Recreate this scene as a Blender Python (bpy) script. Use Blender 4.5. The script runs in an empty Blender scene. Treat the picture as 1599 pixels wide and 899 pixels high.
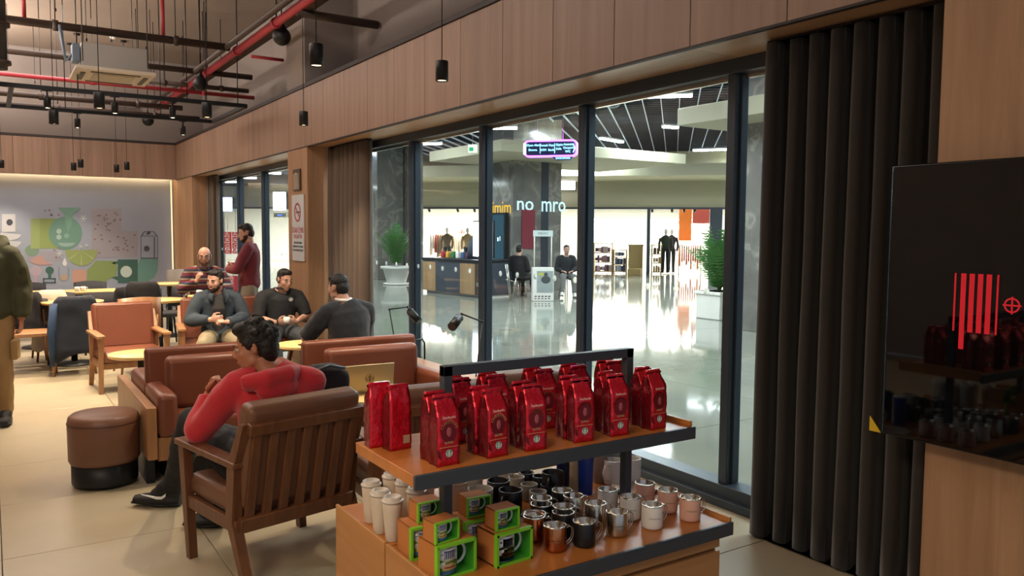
import bpy, bmesh, math, random
from mathutils import Vector, Matrix, Euler, noise
random.seed(7)
R = math.radians
V = Vector
C = bpy.context.scene.collection
SC = bpy.context.scene

# ------------------------------------------------------------------ camera
FPX = 1250.0
yaw, pitch, roll = R(33.1), R(-4.0), R(0.4)
fwd = V((math.sin(yaw) * math.cos(pitch), math.cos(yaw) * math.cos(pitch), math.sin(pitch)))
r0 = V((math.cos(yaw), -math.sin(yaw), 0)); u0 = r0.cross(fwd)
cr = math.cos(roll) * r0 + math.sin(roll) * u0
cu = -math.sin(roll) * r0 + math.cos(roll) * u0
EYE = V((0, 0, 1.6))
cam = bpy.data.cameras.new('camera'); cam.lens = FPX / 1599 * 36; cam.sensor_width = 36; cam.clip_start = .05; cam.clip_end = 300
co = bpy.data.objects.new('camera', cam); C.objects.link(co); SC.camera = co
co.matrix_world = Matrix(((cr.x, cu.x, -fwd.x, EYE.x), (cr.y, cu.y, -fwd.y, EYE.y), (cr.z, cu.z, -fwd.z, EYE.z), (0, 0, 0, 1)))
def ray(x, y): return fwd * FPX + cr * (x - 799.5) - cu * (y - 449.5)
def pz(x, y, z):
    d = ray(x, y); return EYE + d * ((z - EYE.z) / d.z)
def px(x, y, X):
    d = ray(x, y); return EYE + d * (X / d.x)
def py(x, y, Y):
    d = ray(x, y); return EYE + d * (Y / d.y)

# ------------------------------------------------------------------ world, exposure, large lights
w = bpy.data.worlds.new('world'); SC.world = w; w.use_nodes = True
w.node_tree.nodes['Background'].inputs[0].default_value = (.62, .68, .8, 1)
w.node_tree.nodes['Background'].inputs[1].default_value = .27
SC.view_settings.view_transform = 'Standard'; SC.view_settings.look = 'None'
SC.view_settings.exposure = 1.2; SC.view_settings.gamma = 1.0; SC.view_settings.use_curve_mapping = False

def area(name, loc, size, power, col, rot=(0, 0, 0), sy=None):
    l = bpy.data.lights.new(name, 'AREA'); l.energy = power; l.color = col; l.shape = 'RECTANGLE'; l.size = size; l.size_y = sy or size
    o = bpy.data.objects.new(name, l); C.objects.link(o); o.location = loc; o.rotation_euler = rot; return o
def spot(name, loc, power, col, ang=70, blend=.6, rad=.04, rot=(0, 0, 0)):
    l = bpy.data.lights.new(name, 'SPOT'); l.energy = power; l.color = col; l.spot_size = R(ang); l.spot_blend = blend; l.shadow_soft_size = rad
    o = bpy.data.objects.new(name, l); C.objects.link(o); o.location = loc; o.rotation_euler = rot; return o
WARM = (1, .80, .56); NEUT = (1, .90, .82); COOL = (.86, .94, 1)
# added soft fill lamps for the cafe, unseen and without fittings
area('cafe_fill_light', (0.2, 13.5, 4.6), 3.0, 75, NEUT, sy=3)
area('cafe_fill_light', (0.2, 7.0, 4.6), 2.5, 45, NEUT, sy=3)
area('counter_fill_light', (-1.6, .6, 3.2), 1.0, 62, WARM, sy=2.5)  # added fill lamp to brighten the display unit, no such fitting
# ceiling lighting of the mall
for k, (x, y, p) in enumerate(((6.2, 2.5, 110), (7, 6.5, 140), (9.5, 11.5, 150), (7, 12.5, 140), (14, 16, 240), (7.5, 19, 180), (17, 22, 270), (10, 27, 240), (19.5, 13, 240), (24, 19, 240), (14, 33, 220), (13, 6.0, 150))):
    area('mall_strip_light', (x, y, 4.44), 2.4, p, COOL, (0, 0, -R(44.5)), .15)
# added upward fill lamps, out of view, to brighten the cafe ceiling
for x, y, p in ((-1.6, 5.0, 130), (-1.6, 10.5, 240), (-1.6, 15.0, 240)):
    area('ceiling_fill_light', (x, y, 3.4), 1.6, p, (1, .86, .74), (R(180), 0, 0), .5)

# ------------------------------------------------------------------ materials
def lin(h):
    if isinstance(h, str):
        h = h.lstrip('#'); c = [int(h[i:i + 2], 16) / 255 for i in (0, 2, 4)]
        return tuple((x / 12.92 if x <= .04045 else ((x + .055) / 1.055) ** 2.4) for x in c)
    return h
MATS = {}
def mat(name, col, rough=.5, metal=0., emit=None, es=0., trans=0., coat=0., ior=1.45, noise_amt=0., nscale=8., bump=0., bscale=60., alpha=1., sheen=0., spec=None):
    if name in MATS: return MATS[name]
    m = bpy.data.materials.new(name); m.use_nodes = True; nt = m.node_tree; b = nt.nodes['Principled BSDF']
    c = lin(col); b.inputs['Base Color'].default_value = (*c, 1); b.inputs['Roughness'].default_value = rough; b.inputs['Metallic'].default_value = metal
    b.inputs['IOR'].default_value = ior; b.inputs['Transmission Weight'].default_value = trans; b.inputs['Coat Weight'].default_value = coat
    if spec is not None: b.inputs['Specular IOR Level'].default_value = spec
    if sheen: b.inputs['Sheen Weight'].default_value = sheen
    if emit is not None:
        b.inputs['Emission Color'].default_value = (*lin(emit), 1); b.inputs['Emission Strength'].default_value = es
    tc = nt.nodes.new('ShaderNodeTexCoord')
    if noise_amt:
        n = nt.nodes.new('ShaderNodeTexNoise'); n.inputs['Scale'].default_value = nscale; n.inputs['Detail'].default_value = 5
        nt.links.new(tc.outputs['Object'], n.inputs['Vector'])
        mx = nt.nodes.new('ShaderNodeMix'); mx.data_type = 'RGBA'
        mx.inputs[6].default_value = (*[v * (1 - noise_amt) for v in c], 1); mx.inputs[7].default_value = (*[min(1, v * (1 + noise_amt)) for v in c], 1)
        nt.links.new(n.outputs['Fac'], mx.inputs[0]); nt.links.new(mx.outputs[2], b.inputs['Base Color'])
    if bump:
        n2 = nt.nodes.new('ShaderNodeTexNoise'); n2.inputs['Scale'].default_value = bscale; n2.inputs['Detail'].default_value = 4
        nt.links.new(tc.outputs['Object'], n2.inputs['Vector'])
        bp = nt.nodes.new('ShaderNodeBump'); bp.inputs['Strength'].default_value = bump; bp.inputs['Distance'].default_value = .01
        nt.links.new(n2.outputs['Fac'], bp.inputs['Height']); nt.links.new(bp.outputs['Normal'], b.inputs['Normal'])
    MATS[name] = m; return m
def ramp(nt, stops):
    r = nt.nodes.new('ShaderNodeValToRGB'); e = r.color_ramp.elements
    while len(e) < len(stops): e.new(.5)
    for k, (p, c) in enumerate(stops): e[k].position = p; e[k].color = (*lin(c), 1)
    return r
def wood(name, dark, light, axis=2, rough=.45, fine=14., coat=0.):
    """boards with grain running along one object axis; every board gets its own shift and tone"""
    if name in MATS: return MATS[name]
    m = bpy.data.materials.new(name); m.use_nodes = True; nt = m.node_tree; b = nt.nodes['Principled BSDF']; L = nt.links.new
    tc = nt.nodes.new('ShaderNodeTexCoord'); oi = nt.nodes.new('ShaderNodeObjectInfo')
    mul = nt.nodes.new('ShaderNodeVectorMath'); mul.operation = 'MULTIPLY_ADD'
    mul.inputs[0].default_value = (0, 0, 0); L(oi.outputs['Random'], mul.inputs[0]); mul.inputs[1].default_value = (37, 23, 11); L(tc.outputs['Object'], mul.inputs[2])
    mp = nt.nodes.new('ShaderNodeMapping'); s = [fine, fine, fine]; s[axis] = fine * .045; mp.inputs['Scale'].default_value = s
    L(mul.outputs[0], mp.inputs['Vector'])
    n = nt.nodes.new('ShaderNodeTexNoise'); n.inputs['Scale'].default_value = 1; n.inputs['Detail'].default_value = 7; n.inputs['Roughness'].default_value = .65; n.inputs['Distortion'].default_value = .6
    L(mp.outputs[0], n.inputs['Vector'])
    r = ramp(nt, ((.28, dark), (.72, light))); L(n.outputs['Fac'], r.inputs[0])
    hs = nt.nodes.new('ShaderNodeHueSaturation'); mr = nt.nodes.new('ShaderNodeMapRange'); mr.inputs['To Min'].default_value = .95; mr.inputs['To Max'].default_value = 1.06
    L(oi.outputs['Random'], mr.inputs['Value']); L(mr.outputs[0], hs.inputs['Value']); L(r.outputs[0], hs.inputs['Color']); L(hs.outputs[0], b.inputs['Base Color'])
    b.inputs['Roughness'].default_value = rough; b.inputs['Coat Weight'].default_value = coat
    bp = nt.nodes.new('ShaderNodeBump'); bp.inputs['Strength'].default_value = .08; L(n.outputs['Fac'], bp.inputs['Height']); L(bp.outputs['Normal'], b.inputs['Normal'])
    MATS[name] = m; return m
def marble(name, c0, c1, vein, scale=1.0, rough=.08):
    if name in MATS: return MATS[name]
    m = bpy.data.materials.new(name); m.use_nodes = True; nt = m.node_tree; b = nt.nodes['Principled BSDF']; L = nt.links.new
    tc = nt.nodes.new('ShaderNodeTexCoord'); n = nt.nodes.new('ShaderNodeTexNoise'); n.inputs['Scale'].default_value = scale; n.inputs['Detail'].default_value = 8; n.inputs['Distortion'].default_value = 1.6
    L(tc.outputs['Object'], n.inputs['Vector'])
    r = ramp(nt, ((.3, c0), (.55, c1), (.6, vein), (.66, c1))); L(n.outputs['Fac'], r.inputs[0]); L(r.outputs[0], b.inputs['Base Color'])
    b.inputs['Roughness'].default_value = rough; MATS[name] = m; return m

M_wall = wood('valance_oak', '#7c6252', '#9b7e6b', 2, .5, 9)
M_sof = wood('soffit_oak', '#a3805e', '#b8977a', 1, .4, 9)
M_pier = wood('pier_oak', '#8a684c', '#ad8868', 2, .5, 9)
M_cab = wood('cabinet_oak', '#96693f', '#b98857', 0, .42, 9)
M_cabl = wood('cabinet_oak_end', '#a06a38', '#c08a50', 1, .42, 9)
M_shelf = wood('shelf_oak', '#a3622c', '#c07b3d', 0, .35, 10)
M_chairw = wood('walnut_frame', '#4f2f1c', '#74492c', 2, .4, 22)
M_chairl = wood('oak_frame', '#7d5637', '#a1734a', 2, .4, 22)
M_ptop = wood('pale_table_top', '#cdaa6c', '#e0c284', 0, .3, 16)
M_trim = mat('dark_trim', '#2b2322', .6)
M_black = mat('black_metal', '#1b1c1f', .45, .3)
M_frame = mat('window_frame_metal', '#3b454f', .4, .4)
M_shelfm = mat('shelf_metal', '#40474f', .5, .3)
M_paint = mat('upper_wall_paint', '#8d8480', .85, bump=.05)
M_ceil = mat('ceiling_paint', '#84766a', .9, bump=.08, bscale=12)
M_mural = mat('mural_wall_paint', '#8690a3', .8, noise_amt=.06, nscale=2)
M_leather = mat('tan_leather', '#6c3b28', .38, noise_amt=.12, nscale=6, bump=.06, bscale=180)
M_leather2 = mat('brown_leather', '#6b4836', .42, noise_amt=.12, nscale=6, bump=.06, bscale=180)
M_leath3 = mat('dark_leather', '#4c2f22', .45, noise_amt=.1, nscale=6, bump=.06, bscale=180)
M_curt = mat('curtain_fabric', '#5d5047', .95, sheen=.2, bump=.1, bscale=300)
M_curtd = mat('curtain_fabric_dark', '#211b18', .95, sheen=.2, bump=.1, bscale=300)
M_white = mat('white_plastic', '#d9d6d0', .45)
M_ceram = mat('white_ceramic', '#e3e0da', .18, coat=.4)
M_steel = mat('brushed_steel', '#b9b3a8', .25, 1.)
M_copper = mat('copper_metal', '#b9764c', .22, 1.)
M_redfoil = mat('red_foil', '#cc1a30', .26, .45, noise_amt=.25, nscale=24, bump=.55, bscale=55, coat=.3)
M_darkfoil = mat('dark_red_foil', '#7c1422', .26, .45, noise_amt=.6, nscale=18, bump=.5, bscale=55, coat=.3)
M_green = mat('lime_card', '#7cc52a', .6)
M_kraft = mat('kraft_card', '#b8743a', .8)
M_skin = mat('skin', '#b58a76', .5, noise_amt=.06, nscale=20)
M_skin2 = mat('skin_warm', '#a86f52', .5, noise_amt=.06, nscale=20)
M_hair = mat('dark_hair', '#14100e', .55, noise_amt=.4, nscale=60, bump=.5, bscale=120)
M_hairb = mat('brown_hair', '#3a261a', .6, noise_amt=.4, nscale=60, bump=.5, bscale=120)
M_eye = mat('eye_white', '#b5aca2', .2)
M_iris = mat('dark_iris', '#150d08', .2)
M_lip = mat('lip_skin', '#8c4a3e', .5)
M_shoe = mat('black_shoe', '#121214', .5, bump=.2, bscale=90)

def glass_mat(name, tint, rough=0.0, ior=1.45):
    m = bpy.data.materials.new(name); m.use_nodes = True; nt = m.node_tree; nt.nodes.clear(); L = nt.links.new
    o = nt.nodes.new('ShaderNodeOutputMaterial'); t = nt.nodes.new('ShaderNodeBsdfTransparent'); t.inputs[0].default_value = (*tint, 1)
    g = nt.nodes.new('ShaderNodeBsdfGlossy'); g.inputs['Roughness'].default_value = rough
    lw = nt.nodes.new('ShaderNodeLayerWeight'); lw.inputs[0].default_value = .5; mx = nt.nodes.new('ShaderNodeMixShader')
    pw = nt.nodes.new('ShaderNodeMath'); pw.operation = 'POWER'; pw.inputs[1].default_value = 5; L(lw.outputs['Facing'], pw.inputs[0])
    f = nt.nodes.new('ShaderNodeMath'); f.operation = 'MULTIPLY_ADD'; f.inputs[1].default_value = .9; f.inputs[2].default_value = .025; L(pw.outputs[0], f.inputs[0])
    L(f.outputs[0], mx.inputs[0]); L(t.outputs[0], mx.inputs[1]); L(g.outputs[0], mx.inputs[2]); L(mx.outputs[0], o.inputs[0]); MATS[name] = m; return m
M_glass = glass_mat('window_glass', (.93, .97, .95))
M_tumbler = mat('frosted_tumbler', '#cfc8bc', .35, trans=.35)

# ------------------------------------------------------------------ mesh helpers
I4 = Matrix.Identity(4); CH = {}
def TR(x=0, y=0, z=0, rx=0, ry=0, rz=0): return Matrix.Translation((x, y, z)) @ Euler((rx, ry, rz)).to_matrix().to_4x4()
class MB:
    def __init__(s): s.bm = bmesh.new()
    def _take(s, vs, faces, m, mi, smooth):
        nv = [s.bm.verts.new(m @ V(v)) for v in vs]
        for f in faces:
            try:
                q = s.bm.faces.new([nv[i] for i in f]); q.material_index = mi; q.smooth = smooth
            except ValueError: pass
        return nv
    def box(s, c, d, bev=0., m=I4, mi=0, seg=2, taper=1.):
        x, y, z = d[0] / 2, d[1] / 2, d[2] / 2
        vs = [(c[0] + a * x * (taper if e > 0 else 1), c[1] + b * y * (taper if e > 0 else 1), c[2] + e * z) for e in (-1, 1) for b in (-1, 1) for a in (-1, 1)]
        fs = [(0, 2, 3, 1), (4, 5, 7, 6), (0, 1, 5, 4), (2, 6, 7, 3), (0, 4, 6, 2), (1, 3, 7, 5)]
        nv = s._take(vs, fs, m, mi, bev > 0)
        if bev > 0:
            es = list({e for v in nv for e in v.link_edges})
            for f_ in {f for v in nv for f in v.link_faces}: f_.smooth = False
            out = bmesh.ops.bevel(s.bm, geom=es, offset=min(bev, min(d) * .49), segments=seg, affect='EDGES', profile=.5)
            for f_ in out['faces']: f_.smooth = True
        return s
    def b2(s, a, b, bev=0., m=I4, mi=0):
        return s.box([(p + q) / 2 for p, q in zip(a, b)], [abs(q - p) for p, q in zip(a, b)], bev, m, mi)
    def loft(s, rings, m=I4, mi=0, smooth=True, cap=True, closed=True):
        n = len(rings[0]); base = [s.bm.verts.new(m @ V(p)) for r in rings for p in r]
        for k in range(len(rings) - 1):
            for j in range(n if closed else n - 1):
                a, b = k * n + j, k * n + (j + 1) % n
                q = s.bm.faces.new((base[a], base[b], base[b + n], base[a + n])); q.material_index = mi; q.smooth = smooth
        if cap:
            for r in (list(reversed(base[:n])), base[-n:]):
                q = s.bm.faces.new(r); q.material_index = mi; q.smooth = False
        return s
    def lathe(s, prof, n=24, m=I4, mi=0, cap=True):
        return s.loft([[(r * math.cos(2 * math.pi * j / n), r * math.sin(2 * math.pi * j / n), z) for j in range(n)] for r, z in prof], m, mi, True, cap)
    def cyl(s, a, b, r, r2=None, n=12, m=I4, mi=0):
        a, b = V(a), V(b); t = (b - a).normalized(); u = t.orthogonal().normalized(); v = t.cross(u)
        f = lambda c, q: [c + u * q * math.cos(2 * math.pi * j / n) + v * q * math.sin(2 * math.pi * j / n) for j in range(n)]
        return s.loft([f(a, r), f(b, r if r2 is None else r2)], m, mi)
    def tube(s, pts, r, n=10, m=I4, mi=0, side=None, caps=True):
        """swept tube through points; r = number or list of radii or (rx, ry) pairs; rx runs along side"""
        pts = [V(p) for p in pts]; k = len(pts); rr = r if isinstance(r, list) else [r] * k; rings = []; pu = None
        for i, p in enumerate(pts):
            t = ((pts[min(i + 1, k - 1)] - pts[max(i - 1, 0)])).normalized()
            if side is not None: u = V(side)
            else: u = pu if pu is not None else t.orthogonal()
            u = (u - t * u.dot(t)).normalized(); pu = u; v = t.cross(u)
            a, b = rr[i] if isinstance(rr[i], tuple) else (rr[i], rr[i])
            rings.append([p + u * a * math.cos(2 * math.pi * j / n) + v * b * math.sin(2 * math.pi * j / n) for j in range(n)])
        return s.loft(rings, m, mi, True, caps)
    def ell(s, c, r, rot=None, m=I4, mi=0, n=14):
        r = (r, r, r) if isinstance(r, (int, float)) else r; rings = []; h = n // 2 + 1
        for i in range(h):
            a = math.pi * (i + .02) / (h - 1 + .04); z = -math.cos(a); q = math.sin(a)
            ring = []
            for j in range(n):
                p = V((r[0] * q * math.cos(2 * math.pi * j / n), r[1] * q * math.sin(2 * math.pi * j / n), r[2] * z))
                if rot is not None: p = rot @ p
                ring.append(V(c) + p)
            rings.append(ring)
        return s.loft(rings, m, mi)
    def prism(s, pts, y0, y1, m=I4, mi=0):
        """outline in x,z pulled from y0 to y1"""
        a = [(p[0], y0, p[1]) for p in pts]; b = [(p[0], y1, p[1]) for p in pts]
        return s.loft([a, b], m, mi, False)
    def mesh(s, name, mats, fix=True):
        if fix: bmesh.ops.recalc_face_normals(s.bm, faces=s.bm.faces)
        me = bpy.data.meshes.new(name); s.bm.to_mesh(me); s.bm.free()
        for q in (mats if isinstance(mats, (list, tuple)) else [mats]): me.materials.append(q)
        return me
    def build(s, name, mats, parent=None, loc=None, rz=None, fix=True):
        return link(name, s.mesh(name, mats, fix), parent, loc, rz)
def link(name, me, parent=None, loc=None, rz=None):
    o = bpy.data.objects.new(name, me); C.objects.link(o); o.parent = parent
    if parent is not None: CH.setdefault(parent.name, []).append(o)
    if loc is not None: o.location = loc
    if rz is not None: o.rotation_euler = (0, 0, rz)
    return o
def thing(name, label, cat, loc=(0, 0, 0), rz=0, group=None):
    o = bpy.data.objects.new(name, None); C.objects.link(o); o.location = loc; o.rotation_euler = (0, 0, rz); o.empty_display_size = .1
    return tag(o, label, cat, group)
def tag(o, label, cat, group=None):
    o['label'] = label; o['category'] = cat
    if group: o['group'] = group
    return o
def struct(o, label=None):
    o['kind'] = 'structure'
    if label: o['label'] = label; o['category'] = 'structure'
    return o
def inst(src, loc=None, rz=None, label=None, group=None, rot=None, parent=None):
    c = src.copy(); C.objects.link(c)
    if parent is not None: c.parent = parent; CH.setdefault(parent.name, []).append(c)
    if loc is not None: c.location = loc
    if rz is not None: c.rotation_euler = (0, 0, rz)
    if rot is not None: c.rotation_euler = rot
    if label: c['label'] = label
    if group: c['group'] = group
    for ch in KIDS(src):
        inst(ch, parent=c)
    return c
def KIDS(o):
    return list(CH.get(o.name, ()))
def rnd_noise(me, amp, freq, seed=0, amp2=0, freq2=40, zmin=None):
    nor = [v.normal.copy() for v in me.vertices]
    for v, nv in zip(me.vertices, nor):
        if zmin is not None and v.co.z < zmin: continue
        d = noise.noise(v.co * freq + V((seed, seed * 2.3, 1))) * amp
        if amp2: d += noise.noise(v.co * freq2 + V((seed, 9, 1))) * amp2
        v.co += nv * d
SIDE = bpy.data.scenes.new('workbench')            # empty side scene: modifiers and lettering are evaluated here, then it is removed
def evaluated(o):
    SIDE.collection.objects.link(o); vl = SIDE.view_layers[0]; vl.update()
    me = bpy.data.meshes.new_from_object(o.evaluated_get(vl.depsgraph)); SIDE.collection.objects.unlink(o); return me
def text_mesh(body, size, mtl, extrude=.0008, align='CENTER', space=1., spacing_line=1.):
    cu_ = bpy.data.curves.new('lettering', 'FONT'); cu_.body = body; cu_.size = size; cu_.extrude = extrude; cu_.align_x = align; cu_.align_y = 'CENTER'
    cu_.resolution_u = 2; cu_.space_character = space; cu_.space_line = spacing_line
    o = bpy.data.objects.new('lettering', cu_)
    me = evaluated(o); me.materials.clear(); me.materials.append(mtl)
    bpy.data.objects.remove(o); bpy.data.curves.remove(cu_)
    me.transform(Matrix.Rotation(R(90), 4, 'X'))      # now stands in x-z, read from -y
    return me
def text(body, size, mtl, parent, m=I4, name='lettering', **k):
    me = text_mesh(body, size, mtl, **k); me.transform(m); return link(name, me, parent)
def blob(mb, voxel, smooth=3, noise_=None):
    """closed overlapping volumes -> one continuous surface"""
    bmesh.ops.recalc_face_normals(mb.bm, faces=mb.bm.faces)
    me = bpy.data.meshes.new('surface'); mb.bm.to_mesh(me); mb.bm.free()
    o = bpy.data.objects.new('surface', me)
    r = o.modifiers.new('r', 'REMESH'); r.mode = 'VOXEL'; r.voxel_size = voxel; r.adaptivity = 0; r.use_smooth_shade = True
    if smooth:
        s = o.modifiers.new('s', 'SMOOTH'); s.factor = .5; s.iterations = smooth
    out = evaluated(o)
    bpy.data.objects.remove(o); bpy.data.meshes.remove(me)
    if noise_:
        rnd_noise(out, *noise_)
    for p in out.polygons: p.use_smooth = True
    return out
def withmat(me, *ms):
    me.materials.clear()
    for m in ms: me.materials.append(m)
    return me
ORD = ['first', 'second', 'third', 'fourth', 'fifth', 'sixth', 'seventh', 'eighth', 'ninth', 'tenth', 'eleventh', 'twelfth', 'thirteenth', 'fourteenth']
# ------------------------------------------------------------------ cafe shell
XW, XG, YB, CZ = 3.15, 3.66, 17.45, 4.93       # wood face, glass plane, mural wall, ceiling
VB, VT = 2.59, 3.27                            # wood valance bottom, top
floor = struct(MB().b2((-4.2, -2.5, -.12), (3.74, YB + .2, -.012)).build('floor', mat('floor_bed', '#6f6250', .9)))
M_tile = mat('beige_floor_tile', '#a3977f', .3, noise_amt=.12, nscale=3.5, bump=.03, bscale=25)
tile = MB().box((0, 0, -.006), (.896, .896, .012), .0015, seg=1).mesh('tile', M_tile)
for i in range(-4, 4):
    for j in range(-2, 20):
        x, y = .45 + i * .9, .45 + j * .9
        if j * .9 + .9 > YB + .8 or (i == 3 and x + .45 > 3.61): continue
        link('tile', tile, floor, (x, y, 0))
MB().b2((3.604, -1.8, -.012), (3.74, YB, 0)).build('edge_tile', M_tile, floor)
ceiling = struct(MB().b2((-4.2, -2.5, CZ), (4.4, YB + .3, CZ + .1)).build('ceiling', M_ceil))
wb = struct(MB().b2((-4.2, YB, 0), (3.74, YB + .2, CZ)).build('wall_back', M_mural))
upb = struct(MB().b2((-4.2, YB - .02, VB + .3), (3.75, YB, CZ)).build('wall_back_upper', M_paint))
struct(MB().b2((-4.3, -2.5, 0), (-4.2, YB + .2, CZ)).build('wall_left', M_paint))
# right wall: upper painted wall over the glass line, set back above the valance
wr = struct(MB().b2((3.75, -2.5, 2.62), (3.95, YB, CZ)).build('wall_right', M_paint))
MB().b2((3.15, 9.3, VT), (3.75, 9.98, CZ)).build('painted_pier', M_paint, wr)
# valance: panels of vertical-grain oak with open joints
val = struct(MB().b2((XW + .02, -.6, VB), (XW + .05, YB - .35, VT)).build('trim_1', M_trim), None)
pan = {}
def panel(wid, hei, th, name='panel', m_=None):
    k = (round(wid, 3), round(hei, 3), name)
    if k not in pan: pan[k] = MB().box((0, 0, 0), (th, wid - .004, hei), .002, seg=1).mesh(name, m_ or M_wall)
    return pan[k]
y = -.6
while y < YB - .4:
    wd = min(.62, YB - .35 - y)
    link('panel', panel(wd, VT - VB, .02), val, (XW + .01, y + wd / 2, (VB + VT) / 2)); y += wd
MB().b2((XW - .015, -.6, VT), (3.75, YB, VT + .045), .003).build('top_cap', M_trim, val)
MB().b2((XW - .004, -.6, VB - .012), (XW + .03, YB - .35, VB)).build('edge_strip', M_trim, val)
y = 1.8; n = 0
for y0, y1 in ((1.76, 9.25), (9.98, 15.64)):
    yy = y0
    while yy < y1 - .01:
        wd = min(1.4, y1 - yy)
        MB().b2((XW + .03, yy + .002, VB), (3.75, yy + wd - .002, VB + .02)).build('soffit_panel', M_sof, val); yy += wd
# back wall valance with light cove under it
vb = struct(MB().b2((-4.2, YB - .33, VB), (XW + .02, YB - .30, VT)).build('trim_2', M_trim))
x = XW
while x > -2.0:
    link('panel', panel(.55, VT - VB, .02), vb, (x - .275, YB - .34, (VB + VT) / 2), R(90)); x -= .55
MB().b2((-4.2, YB - .36, VT), (XW, YB, VT + .045), .003).build('top_cap', M_trim, vb)
MB().b2((-4.2, YB - .30, VB + .10), (XW, YB - .02, VB + .12)).build('cove_shelf', M_trim, vb)
MB().b2((-2.6, YB - .09, VB + .06), (XW - .06, YB - .06, VB + .085)).build('led_strip', mat('led_warm', '#ffd9a0', .5, emit='#ffcf90', es=14), vb)
MB().b2((XW - .06, YB - .09, .3), (XW - .04, YB - .06, VB)).build('led_strip', mat('led_soft', '#ffe2b0', .5, emit='#ffd7a0', es=.55), vb)
# piers clad in oak
def pier(name, x0, y0, y1, z1=VB, nb=2):
    p = struct(MB().b2((x0 + .02, y0 + .02, 0), (3.7, y1 - .02, z1)).build(name, M_trim))
    wd = (y1 - y0) / nb
    for k in range(nb):
        link('panel', panel(wd, z1, .02, 'pier_panel', M_pier), p, (x0 + .01, y0 + wd * (k + .5), z1 / 2))
    for yy in (y0 + .01, y1 - .01):
        MB().b2((x0 + .02, yy - .01, 0), (3.6, yy + .01, z1), .001).build('end_panel', M_pier, p)
    return p
pier('wall_pier_middle', XW, 9.25, 9.98, nb=1)
pier('wall_pier_back', XW, 15.64, YB - .001, nb=3)
pr = pier('wall_pier_near', XW, -.6, 1.76, nb=3)
# ------------------------------------------------------------------ glazed shopfronts
def glazing(name, y0, y1, mull, zc=1.245):
    g = thing(name, '', 'window'); del g['label']; del g['category']; g['kind'] = 'structure'
    MB().b2((XG - .09, y0, 0), (XG + .05, y1, .12), .004).build('sill', M_frame, g)
    MB().b2((XG - .13, y0, 0), (XG - .09, y1, .05), .003).build('skirting', M_frame, g)
    MB().b2((XG - .09, y0, 2.51), (XG + .05, y1, 2.60), .004).build('head_rail', M_frame, g)
    MB().b2((XG - .012, y0, 2.485), (XG + .012, y1, 2.51)).build('glazing_bead', M_steel, g)
    me = MB().box((0, 0, 1.315), (.11, .062, 2.39), .004).box((-.0, 0, 1.315), (.03, .09, 2.39)).mesh('mullion', M_frame)
    for m_ in mull: link('mullion', me, g, (XG - .01, m_, 0))
    ed = [y0] + list(mull) + [y1]
    dot = MB().lathe(((.0, -.0006), (.024, -.0006), (.024, .0006), (0, .0006)), 16, TR(ry=R(90))).mesh('dot_marker', mat('dot_vinyl', '#dfe4e0', 1., trans=.85, ior=1.02))
    for a, b in zip(ed, ed[1:]):
        MB().b2((XG - .004, a, .1), (XG + .004, b, 2.52)).build('pane', M_glass, g)
    yy = y0 + .1
    while yy < y1:
        if all(abs(yy - m_) > .06 for m_ in mull): link('dot_marker', dot, g, (XG - .006, yy, zc))
        yy += .262
    return g
glazing('window_1', 1.76, 9.25, [3.22, 4.62, 6.03, 7.43])
glazing('window_2', 9.98, 15.64, [px(415, 300, XG).y, px(376, 300, XG).y, px(342, 300, XG).y])
# ------------------------------------------------------------------ curtains
def curtain(label, x, y0, y1, z0, z1, m_, folds, amp, seed):
    n = folds * 14; rng = random.Random(seed); ph = [rng.uniform(.8, 1.25) for _ in range(folds + 1)]
    rings = []
    for zi in range(13):
        t = zi / 12; z = z0 + (z1 - z0) * t; row = []
        for k in range(n + 1):
            u = k / n; f = int(min(u * folds, folds - 1)); a = amp * ph[f] * (1 - .25 * t)
            wv = math.sin(u * folds * 2 * math.pi); wv = math.copysign(abs(wv) ** .8, wv)
            row.append((x + a * wv + .012 * noise.noise(V((u * 9, z * 1.3, seed))), y0 + (y1 - y0) * u + a * .35 * math.sin(u * folds * 4 * math.pi + seed), z))
        back = [(p[0] + .008, p[1], p[2]) for p in reversed(row)]
        rings.append(row + back)
    t = thing('curtain', label, 'curtain')
    MB().loft(rings).build('fabric', m_, t)
    MB().b2((x - .03, y0 - .02, z1), (x + .03, y1 + .02, z1 + .02)).build('curtain_track', M_trim, t)
    return t
curtain('dark brown floor-length curtain at the near end of the window wall, behind the black screen', 3.41, 1.8, 2.78, .012, 2.565, M_curtd, 8, .075, 3)
curtain('taupe floor-length curtain beside the wooden pier with the no-smoking sign', 3.43, 8.1, 9.2, .012, 2.565, M_curt, 8, .07, 5)
curtain('grey-brown curtain in the far corner beside the mural wall', 3.43, 15.0, 15.6, .012, 2.565, M_curt, 5, .06, 9)

# ------------------------------------------------------------------ mural: flat painted shapes on the back wall
mural = thing('wall_mural', 'wall mural of a coffee machine, cups and green shapes on the blue-grey back wall', 'mural', (0, YB, 0))
def W(x, y): q = py(x, y, YB); return (q.x, q.z)
def mp(name, pts, col, lay=1, raw=False):
    ch = [int(col[i:i + 2], 16) for i in (1, 3, 5)]; col = '#%02x%02x%02x' % tuple(int(a * .74 + b * .26) for a, b in zip(ch, (134, 142, 156)))
    P = pts if raw else [W(*p) for p in pts]
    MB().prism(P, -.002 * lay - .001, 0 if lay == 1 else -.002 * lay + .0005).build(name, mat('mural_' + col.strip('#'), col, .8), mural)
def ellp(cx, cy, rx, ry, a0=0, a1=360, n=28):
    return [(cx + rx * math.cos(R(a0 + (a1 - a0) * k / n)), cy + ry * math.sin(R(a0 + (a1 - a0) * k / n))) for k in range(n + (0 if a1 - a0 == 360 else 1))]
def rect(x0, y0, x1, y1): return [(x0, y0), (x1, y0), (x1, y1), (x0, y1)]
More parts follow.
